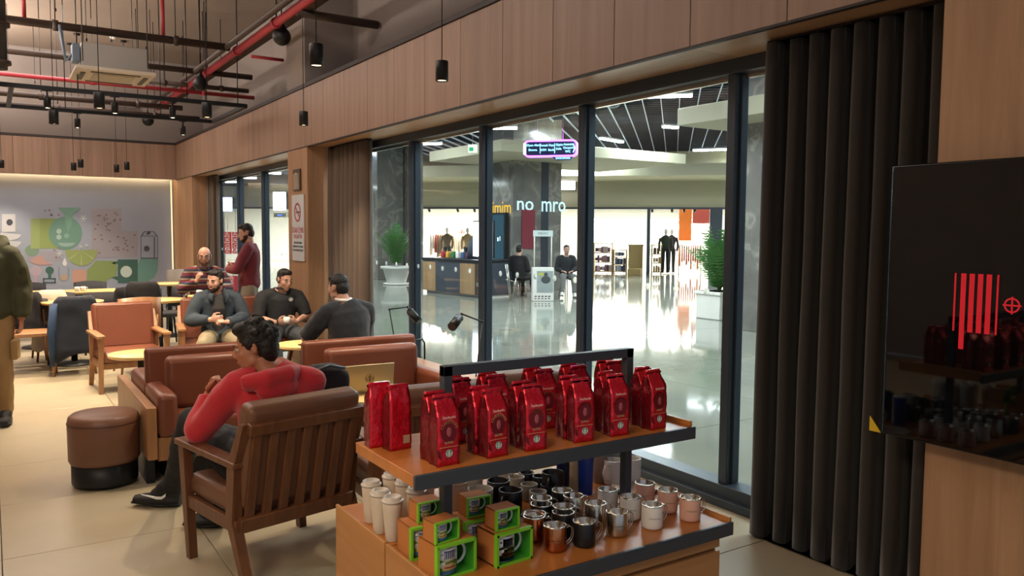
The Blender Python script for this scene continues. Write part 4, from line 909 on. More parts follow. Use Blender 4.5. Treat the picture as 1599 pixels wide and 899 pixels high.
# ------------------------------------------------------------------ far dining area
def chair(label, loc, rz, seatm, legm, backm=None, low=False, h=.80):
    t = thing('dining_chair', label, 'chair', loc, rz); backm = backm or seatm
    cushion(MB(), (0, 0, .435), (.44, .44, .06), .025).build('seat', seatm, t)
    rings = []
    for k in range(9):
        a = -1 + 2 * k / 8; x = .22 * a; y = -.21 + .05 * a * a
        rings.append([(x, y - .018, .52), (x, y + .018, .52), (x, y + .0, h - .02 * a * a), (x, y - .03, h - .02 * a * a)])
    MB().loft(rings).build('backrest', backm, t)
    for x in (-.17, .17): MB().tube([(x, -.2, .42), (x, -.235, .66)], .012, 8).build('back_post', legm, t)
    for x in (-1, 1):
        for y in (-1, 1): MB().cyl((x * .17, y * .17, .41), (x * .205, y * .21, 0), .018, .012, n=8).build('leg', legm, t)
    return t
M_dfab = mat('dark_upholstery', '#2b2a2e', .8); M_navy = mat('navy_coat', '#1a212c', .85, noise_amt=.25, nscale=8); M_blk = mat('black_coat', '#17161a', .9, noise_amt=.3, nscale=10)
chair('dining chair hidden under the long navy coat', (.74, 10.1, 0), R(0), M_dfab, M_chairl)
chair('wooden dining chair behind the tan armchair, its pale curved back showing', (1.35, 9.78, 0), R(4), M_chairl, M_chairl, h=.86)
chair('dark dining chair holding the black bag behind the walking man', (.33, 11.0, 0), R(0), M_dfab, M_chairw)
chair('dark dining chair at the far table under the cream coat', (.62, 11.3, 0), R(5), M_dfab, M_chairw, h=.84)
chair('dark dining chair at the far table left of the black coats', (1.18, 11.6, 0), R(0), M_dfab, M_black)
chair('dark dining chair holding the black jackets', (1.62, 11.3, 0), R(0), M_dfab, M_black, h=.86)
chair('dark chair on the mural side of the far table, first from the left', (.45, 13.4, 0), R(180), M_dfab, M_black, h=.82)
chair('dark chair on the mural side of the far table, nearer the corner', (1.25, 13.4, 0), R(180), M_dfab, M_black, h=.82)
chair('grey tub chair with tilted back near the mural corner', (2.42, 14.0, 0), R(120), mat('grey_tub', '#8f8880', .8), M_black, h=.95)
chair('dark chair beside the striped shirt man table', (2.0, 11.9, 0), R(95), M_dfab, M_black, h=.8)
chair('dark chair under the man in the striped shirt', (2.45, 11.35, 0), R(165), M_dfab, M_chairw, h=.78)
def sqtable(label, x, y, w_, d_, h=.75, rnd=False, legs=None):
    t = thing('dining_table', label, 'table', (x, y, 0), 0)
    if rnd: MB().lathe(((0, h - .03), (w_ / 2 - .01, h - .03), (w_ / 2, h - .015), (w_ / 2, h), (0, h)), 48).build('table_top', M_ptop, t)
    else: MB().box((0, 0, h - .015), (w_, d_, .03), .006).build('table_top', M_ptop, t)
    for x_ in ((0,) if w_ < 1 else (-w_ * .3, w_ * .3)):
        MB().cyl((x_, 0, .02), (x_, 0, h - .03), .035, n=14).build('column', M_black, t); MB().lathe(((0, 0), (.24, 0), (.24, .012), (.04, .04), (0, .04)), 32, TR(x_)).build('base', M_black, t)
    return t
sqtable('long pale far table in front of the mural', .95, 12.5, 1.35, .62)
sqtable('round pale table in front of the navy coat chair', .80, 10.75, .66, .6, rnd=True)
sqtable('round pale table with black jackets chair behind it', 1.72, 10.55, .62, .6, rnd=True)
sqtable('pale table of the man in the striped shirt', 2.22, 10.55, .34, .6, .78, rnd=True)
sqtable('pale tall table by the mural corner', 2.25, 12.9, .6, .6, .80, rnd=True)
# wooden chair at left with dark bag (side view)
t = thing('wooden_bench', 'low angular wooden chair frame behind the hand of the walking man', 'bench', (.28, 10.35, 0))
MB().b2((-.4, -.25, .42), (.28, .25, .46), .006).build('seat', M_chairl, t)
for x in (-.34, .24):
    for y in (-.2, .2): MB().loft([[(x - .04 + a, y + b, .42) for a, b in ((0, -.02), (.08, -.02), (.08, .02), (0, .02))], [(x + (.04 if x > 0 else -.04) + a, y + b, 0) for a, b in ((0, -.015), (.03, -.015), (.03, .015), (0, .015))]], smooth=False).build('leg', M_chairl, t)
def coat(label, loc, rz, w_, top, bot, m_, seed, dep=.1, tail=0., cat='coat', name='coat', tilt=0.):
    rings = []; n = 40; K = 14
    for k in range(K + 1):
        u = k / K; z = top - (top - bot) * u; q = 1 - .25 * max(0, .12 - u) / .12 ; row = []
        for j in range(n):
            a = 2 * math.pi * j / n; fold = 1 + .10 * u * math.sin(a * 7 + seed) + .05 * math.sin(a * 13 + seed * 2)
            wx = w_ / 2 * (.82 + .2 * u) * q; dy = dep * (.75 + .35 * u) * q
            ca, sa = math.cos(a), math.sin(a)
            row.append((wx * math.copysign(abs(ca) ** .6, ca) * (1 + .03 * math.sin(5 * u + seed)) + tilt * u, dy * math.copysign(abs(sa) ** .7, sa) * fold, z - (tail * max(0, -ca) if k == K else 0) + (.02 * math.sin(a * 3 + seed) if k == K else 0)))
        rings.append(row)
    me = MB().loft(rings).mesh('fabric', m_); rnd_noise(me, .02, 7, seed, .006, 25)
    t = thing(name, label, cat, loc, rz); link('fabric', me, t); return t
co_ = coat('long navy coat draped over the back of a dining chair', (.755, 9.92, 0), 0, .50, .865, .26, M_navy, 2, .09, .17)
MB().tube([(-.2, -.06, .8), (-.23, -.08, .5), (-.23, -.06, .12)], [(.045, .03), (.055, .035), (.03, .02)], 12).build('sleeve', mat('navy_blue_lining', '#2c4260', .8), co_)
coat('cream fleece-lined coat over a far dining chair', (.60, 11.08, 0), 0, .44, .86, .16, mat('cream_coat', '#a9a092', .9, noise_amt=.3, nscale=6), 5, .12)
coat('black jacket heaped on a chair between the far tables', (1.62, 11.12, 0), 0, .46, .93, .55, M_blk, 8, .12)
coat('black puffer jacket hung next to the heaped one', (1.38, 11.2, 0), 0, .2, .86, .5, M_blk, 11, .1, name='jacket', cat='jacket')
coat('bulky black bag on the chair behind the walking man', (.36, 10.85, 0), 0, .30, .86, .40, M_blk, 14, .14, name='black_bag', cat='bag')
# a few cups on the far tables
for k, (x, y, z, lb_) in enumerate(((.98, 12.4, .75, 'white cup on the long far table'), (1.06, 12.45, .75, 'second white cup on the long far table, nearer the window'), (2.2, 10.62, .78, 'glass-like small cup on the striped shirt man table'))): mugc(lb_, (x, y, z), .035, .06)

# ------------------------------------------------------------------ portrait screen on the near pier
tv = thing('wall_screen', 'tall black portrait wall screen at the picture edge', 'screen', (3.0, 1.54, 1.335))
MB().b2((0, -.315, -.537), (.05, .315, .537), .006).build('casing', mat('screen_casing', '#0c0d10', .25), tv)
MB().b2((-.003, -.305, -.527), (.0, .305, .527)).build('display', mat('screen_gloss', '#060607', .04, coat=.6), tv)
MB().b2((.05, -.2, -.3), (.14, .2, .3)).build('wall_mount', M_black, tv)
MB().b2((.005, .3145, -.53), (.045, .3175, .53)).build('edge_bezel', mat('screen_edge_blue', '#41618c', .25, .5), tv)
M_led = mat('screen_red', '#a8121e', .5, emit='#a8141e', es=.30)
for k in range(6):
    yy = .045 - k * .030; lo = -.09 if k != 1 else -.155
    MB().b2((-.005, yy - (.009 if 0 < k < 5 else .003), lo), (-.003, yy + (.009 if 0 < k < 5 else .003), .125)).build('screen_stripe', M_led, tv)
RX = TR(-.004, -.155, .02) @ RZ
ringv = [[(q * math.cos(R(15 * k)), yy, q * math.sin(R(15 * k))) for k in range(24)] for q, yy in ((.027, 0), (.027, -.001), (.021, -.001), (.021, 0))]
mb = MB().loft(ringv, RX, cap=False); mb.box((0, 0, 0), (.062, .001, .006), m=RX).box((0, 0, 0), (.006, .001, .062), m=RX); mb.build('screen_ring', M_led, tv)
tg = tag(MB().prism([(0, 0), (.05, .0), (0, .06)], -.002, .002, TR(2.998, 1.862, .80) @ Matrix.Rotation(R(-90), 4, 'Z') @ Matrix.Translation((-.045, 0, 0))).build('yellow_tag', mat('tag_yellow', '#c9a51a', .6)), 'small yellow corner tag at the lower corner of the wall screen', 'tag')
# ------------------------------------------------------------------ retail display unit
ZU, ZL = .93, .58
du = thing('display_unit', 'oak and dark metal retail display unit with an upper shelf', 'display', (1.5, 2.2, 0))
def D(a, b): return tuple(V(a) - V((1.5, 2.2, 0))), tuple(V(b) - V((1.5, 2.2, 0)))
def db(a, b, bev=.002, mb=None): return (mb or MB()).b2(*D(a, b), bev)
db((.955, 1.955, ZU - .035), (2.03, 2.37, ZU)).build('upper_shelf', M_shelf, du)
db((.955, 1.945, ZU - .042), (2.035, 1.957, ZU)).build('shelf_edge', M_shelfm, du)
db((2.02, 1.96, ZU), (2.032, 2.37, ZU + .018)).build('shelf_lip', M_shelf, du)
for x in (1.155, 1.895): db((x, 2.15, ZL - .02), (x + .03, 2.18, 1.185), .001).build('post', M_shelfm, du)
db((1.155, 2.15, 1.155), (1.925, 2.18, 1.187), .001).build('top_bar', M_shelfm, du)
# base cabinet: near drawer block and far block
db((1.05, 1.90, ZL - .03), (2.17, 2.335, ZL)).build('lower_shelf', M_shelf, du); db((1.05, 2.345, ZL - .03), (2.17, 2.78, ZL)).build('rear_shelf', M_shelf, du)
db((1.05, 1.888, ZL - .045), (2.175, 1.90, ZL + .002)).build('shelf_edge', M_shelfm, du)
for y0, y1 in ((1.90, 2.335), (2.345, 2.78)):
    db((1.04, y0, 0.05), (1.052, y1, ZL + .012)).build('end_panel', M_cabl, du)
    db((2.165, y0, ZL - .03), (2.177, y1, ZL + .016)).build('end_lip', M_cabl, du)
    db((1.06, y0 + .03, .05), (2.13, y1 - .0, ZL - .03)).build('carcass', M_cab, du)
db((1.06, 1.91, ZL - .085), (2.13, 1.925, ZL - .045)).build('top_rail', M_cab, du)
for x0, x1 in ((1.06, 1.59), (1.60, 2.13)): db((x0, 1.908, .08), (x1, 1.926, ZL - .098)).build('drawer_front', M_cab, du)
db((1.1, 1.95, 0), (2.1, 2.7, .05)).build('plinth', M_black, du)

# red foil coffee bags
def bag_proto():
    t = thing('coffee_bag', '', 'bag', (0, 0, 0), 0, 'red foil coffee bags on the upper shelf')
    w_, d_ = .037, .025; st = [(0, 1, 1, 0)] + [(.012 * q_, 1, 1 + .03 * math.sin(q_ * .3), 0) for q_ in range(1, 12)] + [(.142, 1, .97, 0), (.152, 1, .9, .002), (.165, .97, .66, .004), (.178, .93, .42, .006), (.19, .90, .22, .008), (.196, .9, .16, .008)]
    rings = []
    for z, a, b, sh in st:
        ww, dd = w_ * a, d_ * b; row = []
        for (x0, y0), (x1, y1), n in (((-1, -1), (1, -1), 7), ((1, -1), (1, 1), 5), ((1, 1), (-1, 1), 7), ((-1, 1), (-1, -1), 5)):
            for k in range(n):
                u = k / n; x, y = x0 + (x1 - x0) * u, y0 + (y1 - y0) * u
                gus = (.10 if z < .14 else .35) * (1 - abs(y)) if abs(x) == 1 else 0
                row.append((ww * x * (1 - gus), dd * y + sh, z))
        rings.append(row)
    me = MB().loft(rings).mesh('pouch', [M_redfoil, M_darkfoil])
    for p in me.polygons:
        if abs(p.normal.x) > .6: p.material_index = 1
    rnd_noise(me, .0030, 48, 3, .0016, 120, zmin=.002)
    link('pouch', me, t)
    MB().b2((-.034, -.006, .186), (.034, .006, .203), .004, TR(0, .008, 0)).build('rolled_top', M_redfoil, t)
    MB().b2((-.038, -.002, .188), (.038, .001, .196), .0005, TR(0, .004, 0)).build('tin_tie', M_darkfoil, t)
    yf = -.0275
    q = MB()
    ov = [(.026 * math.cos(R(12 * k)), .098 + .032 * math.sin(R(12 * k))) for k in range(30)]
    q.prism(ov, yf - .0008, yf); q.build('label_oval', mat('label_maroon', '#6f1220', .35, .2), t)
    MB().ell((0, yf - .001, .099), (.008, .001, .014)).build('bean_emblem', mat('bean_pink', '#a5525a', .4), t)
    gold = mat('label_gold', '#d8b07a', .4, .2)
    me = text_mesh('CHRISTMAS', .0125, gold, .0002, space=1.05)
    for v in me.vertices:
        a = v.co.x / .0275; r_ = .0265 + v.co.z; v.co = V((r_ * math.sin(a) * 1.0, yf - .0013, .098 + r_ * 1.15 * math.cos(a) ))
    link('lettering', me, t)
    text('BLEND', .009, gold, t, TR(0, yf - .0012, .068), extrude=.0002)
    text('Starbucks', .011, mat('label_cream', '#e2cfc0', .5), t, TR(0, yf - .001, .141), extrude=.0002)
    MB().b2((-.03, yf - .001, .055), (.03, yf - .0002, .0562), 0).build('label_rule', gold, t)
    emblem(t, TR(0, yf - .0006, .037), .0115, (mat('emblem_green', '#1f6a4c', .5), mat('emblem_white', '#dfe6df', .5)))
    for sx in (-1, 1): MB().prism([(sx * .037, .052), (sx * .033, .05), (sx * .024, .02), (sx * .036, .03)], yf - .0004, yf + .001).build('dark_ribbon', M_darkfoil, t)
    return t
bp = bag_proto(); first = True
cols_x = [1.08, 1.245, 1.39, 1.575, 1.73, 1.90]
rg = random.Random(5)
nth = ['left end', 'second from the left', 'third from the left', 'fourth from the left', 'fifth from the left', 'right end']
pos_ = ['at the shelf corner nearest the paper cups', 'second along the shelf front', 'third along the shelf front', 'fourth along the shelf front', 'fifth along the shelf front', 'at the window end of the shelf']
rows = [(0, 'front row'), (.058, 'second row'), (.20, 'third row'), (.258, 'back row')]
for k, x in enumerate(cols_x):
    for r_, (dy, rn) in enumerate(rows):
        if k == 0 and r_ >= 2: continue
        if abs(x - 1.91) < .06 and r_ == 2: dy = .215
        loc = (x + rg.uniform(-.006, .006) - .0 * r_, 2.012 + dy, ZU); rz = R(rg.uniform(-7, 5))
        lb_ = 'red foil coffee bag, %s, %s' % (rn, pos_[k])
        if first: bp.location = loc; bp.rotation_euler[2] = rz; bp['label'] = lb_; first = False
        else: inst(bp, loc, rz, lb_)
for k, (x, y) in enumerate(((1.035, 2.235), (1.0, 2.295))):
    b = inst(bp, (x, y, ZU), R(184 if k == 0 else 176), ('red foil coffee bag turned back to front, left of the metal post', 'turned red foil coffee bag behind the other at the wooden shelf end')[k])
    MB().b2((.008, -.0283, .02), (.03, -.0275, .045)).build('barcode_label', mat('barcode_beige', '#b59a80', .6), b, rz=R(180))
for p_ in ():
    pass

# mugs on the lower shelf
def mug(name, label, loc, rz, outm, inm=M_steel, r=.037, h=.083, lip=True, handle='loop', txt=True, group='metal camping mugs on the lower shelf'):
    t = thing(name, label, 'mug', loc, rz, group)
    MB().lathe(((0, .001), (r - .006, .001), (r - .001, .005), (r, .012), (r, h - .002), (r - .0012, h), (r - .003, h), (r - .0032, .006), (0, .006)), 32).build('body', outm, t)
    MB().lathe(((r + .0006, h - .003), (r + .0008, h), (r - .002, h + .0008), (r - .0034, h - .002), (r - .0034, .02), (0, .008)), 32, cap=False).build('steel_lining', inm, t)
    if handle == 'loop':
        for dy in (-.006, .006):
            MB().tube([(r - .002, dy, h * .84), (r + .012, dy, h * .9), (r + .024, dy, h * .8), (r + .026, dy, h * .6), (r + .022, dy, h * .4), (r + .008, dy, h * .22), (r - .002, dy, h * .2)], .0016, 8).build('handle', inm if outm not in (M_ceram,) else outm, t)
    elif handle == 'ring':
        MB().tube([(r - .004, 0, h * .85), (r + .02, 0, h * .88), (r + .032, 0, h * .6), (r + .022, 0, h * .28), (r - .004, 0, h * .2)], [(.006, .004)] * 5, 10).build('handle', outm, t)
    if txt:
        me = text_mesh('STARBUCKS', .0068, mat('mug_ink', '#2a2a2c', .5), .0001, space=1.15)
        for v in me.vertices:
            a = v.co.x / r; v.co = V(((r + .0003) * math.sin(a), -(r + .0003) * math.cos(a), h * .5 + v.co.z))
        link('lettering', me, t).rotation_euler = (0, 0, R(-25))
    return t
M_mblk = mat('mug_black', '#161618', .35); M_mwhi = mat('mug_white', '#d6d2cc', .35); M_mpea = mat('mug_peach', '#cfa08c', .35); M_gry = mat('mug_grey', '#8f8a80', .5)
def at(x, y, z=ZL): return pz(x, y, z)
sets = [('copper_mug', 'polished copper camping mug', M_copper, (866, 858), 2), ('black_mug', 'matt black camping mug', M_mblk, (912, 851), 3), ('steel_mug', 'brushed steel camping mug', M_steel, (963, 835), 3), ('white_mug', 'white camping mug', M_mwhi, (1018, 823), 3), ('peach_mug', 'peach pink camping mug', M_mpea, (1077, 811), 3)]
rn = ['at the shelf front', 'one row behind the front', 'two rows behind the front', 'three rows back']
for nm_, lb_, m_, (x, y), cnt in sets:
    p = at(x, y); src = None
    for k in range(cnt):
        q = p + V((-.012 * k + (.004 if k == 1 else 0), .105 * k, 0))
        if src is None: src = mug(nm_, lb_ + ', ' + rn[k], q, R(-8 + rg.uniform(-8, 8)), m_)
        else: inst(src, q, R(-8 + rg.uniform(-15, 15)), lb_ + ', ' + rn[k])
# black mugs between copper and black columns, then stoneware and glass further back
bm = mug('black_mug', 'black camping mug behind the polished copper one', at(835, 838), 0, M_mblk); inst(bm, at(880, 826), R(-20), 'black camping mug tucked behind the matt black one'); inst(bm, at(845, 812), R(-12), 'black camping mug in the third row by the green boxes'); inst(bm, at(885, 803) + V((0, .03, 0)), R(-12), 'black camping mug in the fourth row below the shelf')
bb = mug('large_black_mug', 'large black stoneware mug near the tall clear tumbler', at(797, 802), R(-150), M_mblk, M_mblk, .043, .09, handle='ring', txt=False, group='stoneware mugs under the upper shelf')
inst(bb, at(778, 786), R(-140), 'large black stoneware mug behind the nearer large one'); inst(bb, at(870, 775) + V((0, .03, 0)), R(-140), 'black stoneware mug beside the blue tumblers')
sm = mug('small_black_cup', 'small black espresso cup at the back, beside the pale card', at(822, 760), R(30), M_mblk, M_mblk, .03, .06, handle='ring', txt=False, group='small black cups under the upper shelf')
inst(sm, at(843, 766), R(40), 'small black espresso cup closest to the blue tumblers'); inst(sm, at(856, 780), R(10), 'small black espresso cup in front of the others')
gm = mug('grey_cup', 'translucent grey cup between the black cups', at(840, 792), R(60), M_gry, M_gry, .032, .062, handle='none', txt=False, group='grey cups under the upper shelf')
inst(gm, at(826, 780), 0, 'translucent grey cup, second of the grey line'); inst(gm, at(806, 768), 0, 'translucent grey cup, third of the grey line'); inst(gm, at(790, 760), 0, 'translucent grey cup, rearmost of the grey line')
wm = mug('glass_mug', 'wide frosted glass mug behind the green mug boxes', at(750, 800), R(150), M_tumbler, M_tumbler, .046, .09, handle='ring', txt=False, group='frosted mugs')
inst(wm, at(735, 778), R(130), 'frosted glass mug directly behind the wider one')
wc = mug('white_handled_mug', 'white ceramic mug with a round handle right of the tall post', at(985, 752) , R(195), M_mwhi, M_mwhi, .04, .10, handle='ring', txt=False, group='white ceramic mugs behind the post')
inst(wc, at(958, 755), R(195), 'white ceramic mug with round handle left of the tall post')
ws = tag(MB().lathe(((0, 0), (.07, 0), (.09, .012), (.088, .015), (0, .006)), 28).build('white_saucer', M_mwhi, None, at(990, 765)), 'flat white saucer at the foot of the post', 'saucer')
# blue tumblers
def tumbler(name, label, loc, m_, capm, r0=.026, r1=.037, h=.165, group=None, lidh=.012, emb=None):
    t = thing(name, label, 'tumbler', loc, 0, group)
    MB().lathe(((0, 0), (r0, 0), (r0 + .001, .004), (r0 + (r1 - r0) * .35, h * .3), (r1 - .002, h * .8), (r1, h - .004), (r1 - .002, h), (0, h)), 32).build('body', m_, t)
    MB().lathe(((0, h), (r1 + .003, h), (r1 + .003, h + .005), (r1 + .001, h + .006), (r1 - .003, h + .007), (r1 - .004, h + lidh), (r1 - .006, h + lidh + .001), (r1 - .012, h + lidh + .001), (r1 - .013, h + lidh - .004), (0, h + lidh - .004)), 32).build('lid', capm, t)
    if emb: emblem(t, TR(0, -(r0 + r1) / 2 - .004, h * .55), .011, emb)
    return t
M_blue = mat('tumbler_blue', '#1e3f9c', .3, noise_amt=.2, nscale=9); M_blued = mat('tumbler_navy', '#161f48', .3)
tumbler('blue_tumbler', 'bright blue steel tumbler under the upper shelf', at(914, 770), M_blue, M_mwhi, .027, .033, .15, 'blue tumblers')
tumbler('blue_tumbler', 'dark navy tumbler left of the bright blue one', at(880, 762), M_blued, M_mblk, .027, .032, .15, 'blue tumblers')
tumbler('taupe_tumbler', 'taupe tumbler behind the bright blue one', at(936, 752), mat('tumbler_taupe', '#8a7668', .4), M_steel, .028, .036, .15)
tumbler('cream_cup', 'cream flask between the two blue tumblers', at(898, 768), mat('tumbler_cream', '#b5a486', .4), M_steel, .022, .025, .14)
pc = tag(MB().box((0, 0, 0), (.17, .12, .004), .001).build('price_card', mat('card_pale', '#cfc4ae', .7), None, at(842, 752) + V((0.02, .0, .03))), 'pale price card lying behind the small black cups', 'card'); MBx = None
MB().box((0, 0, -.017), (.1, .06, .03), .001).build('card_stand', M_mwhi, pc)
# white lidded cups
M_cup = mat('reusable_cup', '#cdbfae', .45); M_cuplid = mat('cup_lid', '#d6cdc2', .3, trans=.2)
cups = [((613, 843), 'white lidded cup nearest the green mug boxes'), ((594, 831), 'white lidded cup, second along the wooden edge'), ((580, 814), 'white lidded cup, farthest along the wooden edge')]
cp = None
for (x, y), lb_ in cups:
    if cp is None: cp = tumbler('lidded_cup', lb_, at(x, y), M_cup, M_cuplid, .022, .0335, .132, 'reusable lidded cups on the lower shelf', .016)
    else: inst(cp, at(x, y), R(20), lb_)
for k, (x, y) in enumerate(((632, 812), (650, 826), (612, 800), (664, 815), (640, 800))):
    inst(cp, at(x, y) + V((.0, .0, 0)), 0, 'shaded white lidded cup under the upper shelf, %s' % ('right behind the nearest bright one', 'close to the upper green mug box', 'behind the middle bright one', 'next to the left post', 'in the rearmost row')[k])
ct = tumbler('clear_tumbler', 'tall clear tumbler right of the left post', at(713, 822), M_tumbler, M_tumbler, .03, .038, .155, 'tall clear tumblers'); inst(ct, at(700, 802), 0, 'tall clear tumbler behind the nearer clear one')

# boxed mugs: kraft carton with lime opening, mug inside with city print
def mugbox(name, s, label, loc, rz, group):
    t = thing(name, label, 'box', loc, rz, group); w_, h_, d_ = .118 * s, .088 * s, .095 * s; th = .003 * s + .0005
    q = MB(); x0, x1 = -w_ / 2, w_ / 2
    q.b2((x0, 0, 0), (x0 + th, d_, h_)).b2((x1 - th, 0, 0), (x1, d_, h_)).b2((x0, 0, h_ - th), (x1, d_, h_)).b2((x0, 0, 0), (x1, d_, th)).b2((x0, d_ - th, 0), (x1, d_, h_)); q.build('carton', M_kraft, t)
    q = MB(); e = th + .001; f = .006 * s
    for a, b in (((x0 - .0006, -.001, 0), (x0 + f, .004, h_)), ((x1 - f, -.001, 0), (x1 + .0006, .004, h_)), ((x0, -.001, h_ - f), (x1, .004, h_ + .0006)), ((x0, -.001, 0), (x1, .004, f))): q.b2(a, b)
    q.b2((x0 - .0008, -.001, 0), (x0, .014 * s, h_)).b2((x0, 0, h_), (x1, .012 * s, h_ + .0008)); q.build('green_rim', M_green, t)
    q = MB(); q.b2((x0 + th, .004, th), (x0 + e, d_ - th, h_ - th)).b2((x1 - e, .004, th), (x1 - th, d_ - th, h_ - th)).b2((x0 + th, .004, th), (x1 - th, d_ - e, e)).b2((x0 + th, d_ - e - .001, th), (x1 - th, d_ - th, h_ - th)); q.build('green_lining', mat('card_green_inner', '#3f9a2c', .6), t)
    r = .040 * s; hm = h_ * .88; MM = TR(-.019 * s, r + .006, e)
    MB().lathe(((0, .001), (r * .86, .001), (r * .9, .006 * s), (r * .92, hm * .12), (r, hm * .3), (r, hm), (r - .003, hm), (r - .0035, .006), (0, .006)), 32, MM).build('boxed_mug', M_ceram, t)
    MB().tube([MM @ V((r * .93 + .034 * s * math.sin(R(180 * k / 12)) ** .8, 0, hm * (.50 + .37 * math.cos(R(180 * k / 12))))) for k in range(13)], [(.005 * s, .0042 * s)] * 13, 10).build('mug_handle', M_ceram, t)
    def wrap(name_, pts, col, off=.0004):
        me = MB().prism(pts, 0, .0001).mesh(name_, mat('print' + col, col, .5))
        bm_ = bmesh.new(); bm_.from_mesh(me); bmesh.ops.subdivide_edges(bm_, edges=[e_ for e_ in bm_.edges if e_.calc_length() > .006], cuts=3, use_grid_fill=True); bmesh.ops.triangulate(bm_, faces=bm_.faces); bm_.to_mesh(me); bm_.free()
        for v in me.vertices:
            a = v.co.x * s / r; z = v.co.z * s; v.co = MM @ V(((r + off) * math.sin(a), -(r + off) * math.cos(a), z))
        link(name_, me, t)
    wrap('printed_field', [(-.03, .012), (.03, .012), (.032, .034), (.012, .042), (-.01, .038), (-.03, .046)], '#7f9a3a')
    wrap('printed_portico', [(-.016, .046), (.018, .046), (.018, .066), (-.016, .066)], '#5f6a92', .0006)
    for k in range(6): wrap('printed_column', [(-.0145 + k * .006, .047), (-.0125 + k * .006, .047), (-.0125 + k * .006, .062), (-.0145 + k * .006, .062)], '#dcdde6', .0009)
    wrap('printed_steps', [(-.02, .040), (.022, .040), (.022, .046), (-.02, .046)], '#d8d6c8', .0008)
    wrap('printed_mosaic', [(-.022, .016), (.024, .016), (.02, .028), (.004, .034), (-.018, .03)], '#e6cf9a', .0008)
    wrap('printed_ribbon', [(-.014, .021), (.018, .021), (.018, .025), (-.014, .025)], '#c04a38', .0011)
    wrap('printed_shore', [(-.026, .006), (.026, .006), (.026, .013), (-.026, .013)], '#4f7fb8', .0009)
    wrap('printed_wing', [(.02, .055), (.028, .057), (.02, .06)], '#8f98b0', .0008); wrap('printed_wing', [(-.018, .055), (-.026, .057), (-.018, .06)], '#8f98b0', .0008)
    text('TURKEY', .006 * s, mat('mug_ink', '#2a2a2c', .5), t, MM @ TR(.0, -r - .0008, .073 * s), extrude=.0001)
    return t
def boxat(x, y, z, s):    # pixel of the lower left front corner
    q = at(x, y, z); return q + V((.118 * 1.16 / 2, 0, 0))
B1 = mugbox('mug_box', 1.16, 'large kraft and lime mug box at the front corner of the shelf', boxat(682, 908, ZL, 1), R(4), 'boxed city mugs')
B2 = inst(B1, boxat(775, 887, ZL, 1), R(4), 'large kraft and lime mug box next to the copper mug')
B3 = inst(B1, boxat(643, 877, ZL, 1), R(-2), 'large kraft and lime mug box half hidden at the wooden edge')
B4 = inst(B1, boxat(727, 866, ZL, 1), R(-2), 'large kraft and lime mug box shaded behind the front two')
HB = .103
b1 = mugbox('small_mug_box', .72, 'small kraft and lime box on the box at the front corner', B1.location + V((-.022, .018, HB)), R(8), 'small boxed espresso mugs')
inst(b1, B2.location + V((-.012, .022, HB)), R(2), 'small kraft and lime box on the box next to the copper mug'); inst(b1, B3.location + V((.012, .03, HB)), R(0), 'small kraft and lime box on the half hidden box'); inst(b1, B4.location + V((0, .03, HB)), R(-3), 'small kraft and lime box on the shaded rear box')
# ------------------------------------------------------------------ people
def head_into(mb, hc, HR, s=1.0):
    def m(v): return V(hc) + HR @ (V(v) * s)
    rot = HR
    def e(c, r): mb.ell(m(c), tuple(q * s for q in r), rot, n=20)
    e((0, -.014, .032), (.074, .092, .084)); e((0, .028, -.02), (.062, .062, .082)); e((0, .03, -.068), (.05, .05, .045)); e((0, .062, -.094), (.022, .02, .018))
    mb.tube([m((0, .082, .018)), m((0, .094, .0)), m((0, .105, -.02))], [.007 * s, .0085 * s, .011 * s], 10); e((0, .094, -.028), (.017, .012, .009))
    for sx in (-1, 1):
        e((sx * .03, .077, .026), (.024, .011, .007)); e((sx * .037, .06, -.022), (.022, .018, .022)); e((sx * .076, -.008, -.002), (.008, .018, .03)); e((sx * .08, -.012, .014), (.006, .014, .012)); e((sx * .045, .012, -.06), (.018, .03, .028))
    e((0, .083, -.055), (.022, .01, .006)); e((0, .082, -.066), (.019, .01, .007)); e((0, .06, -.045), (.03, .025, .02))
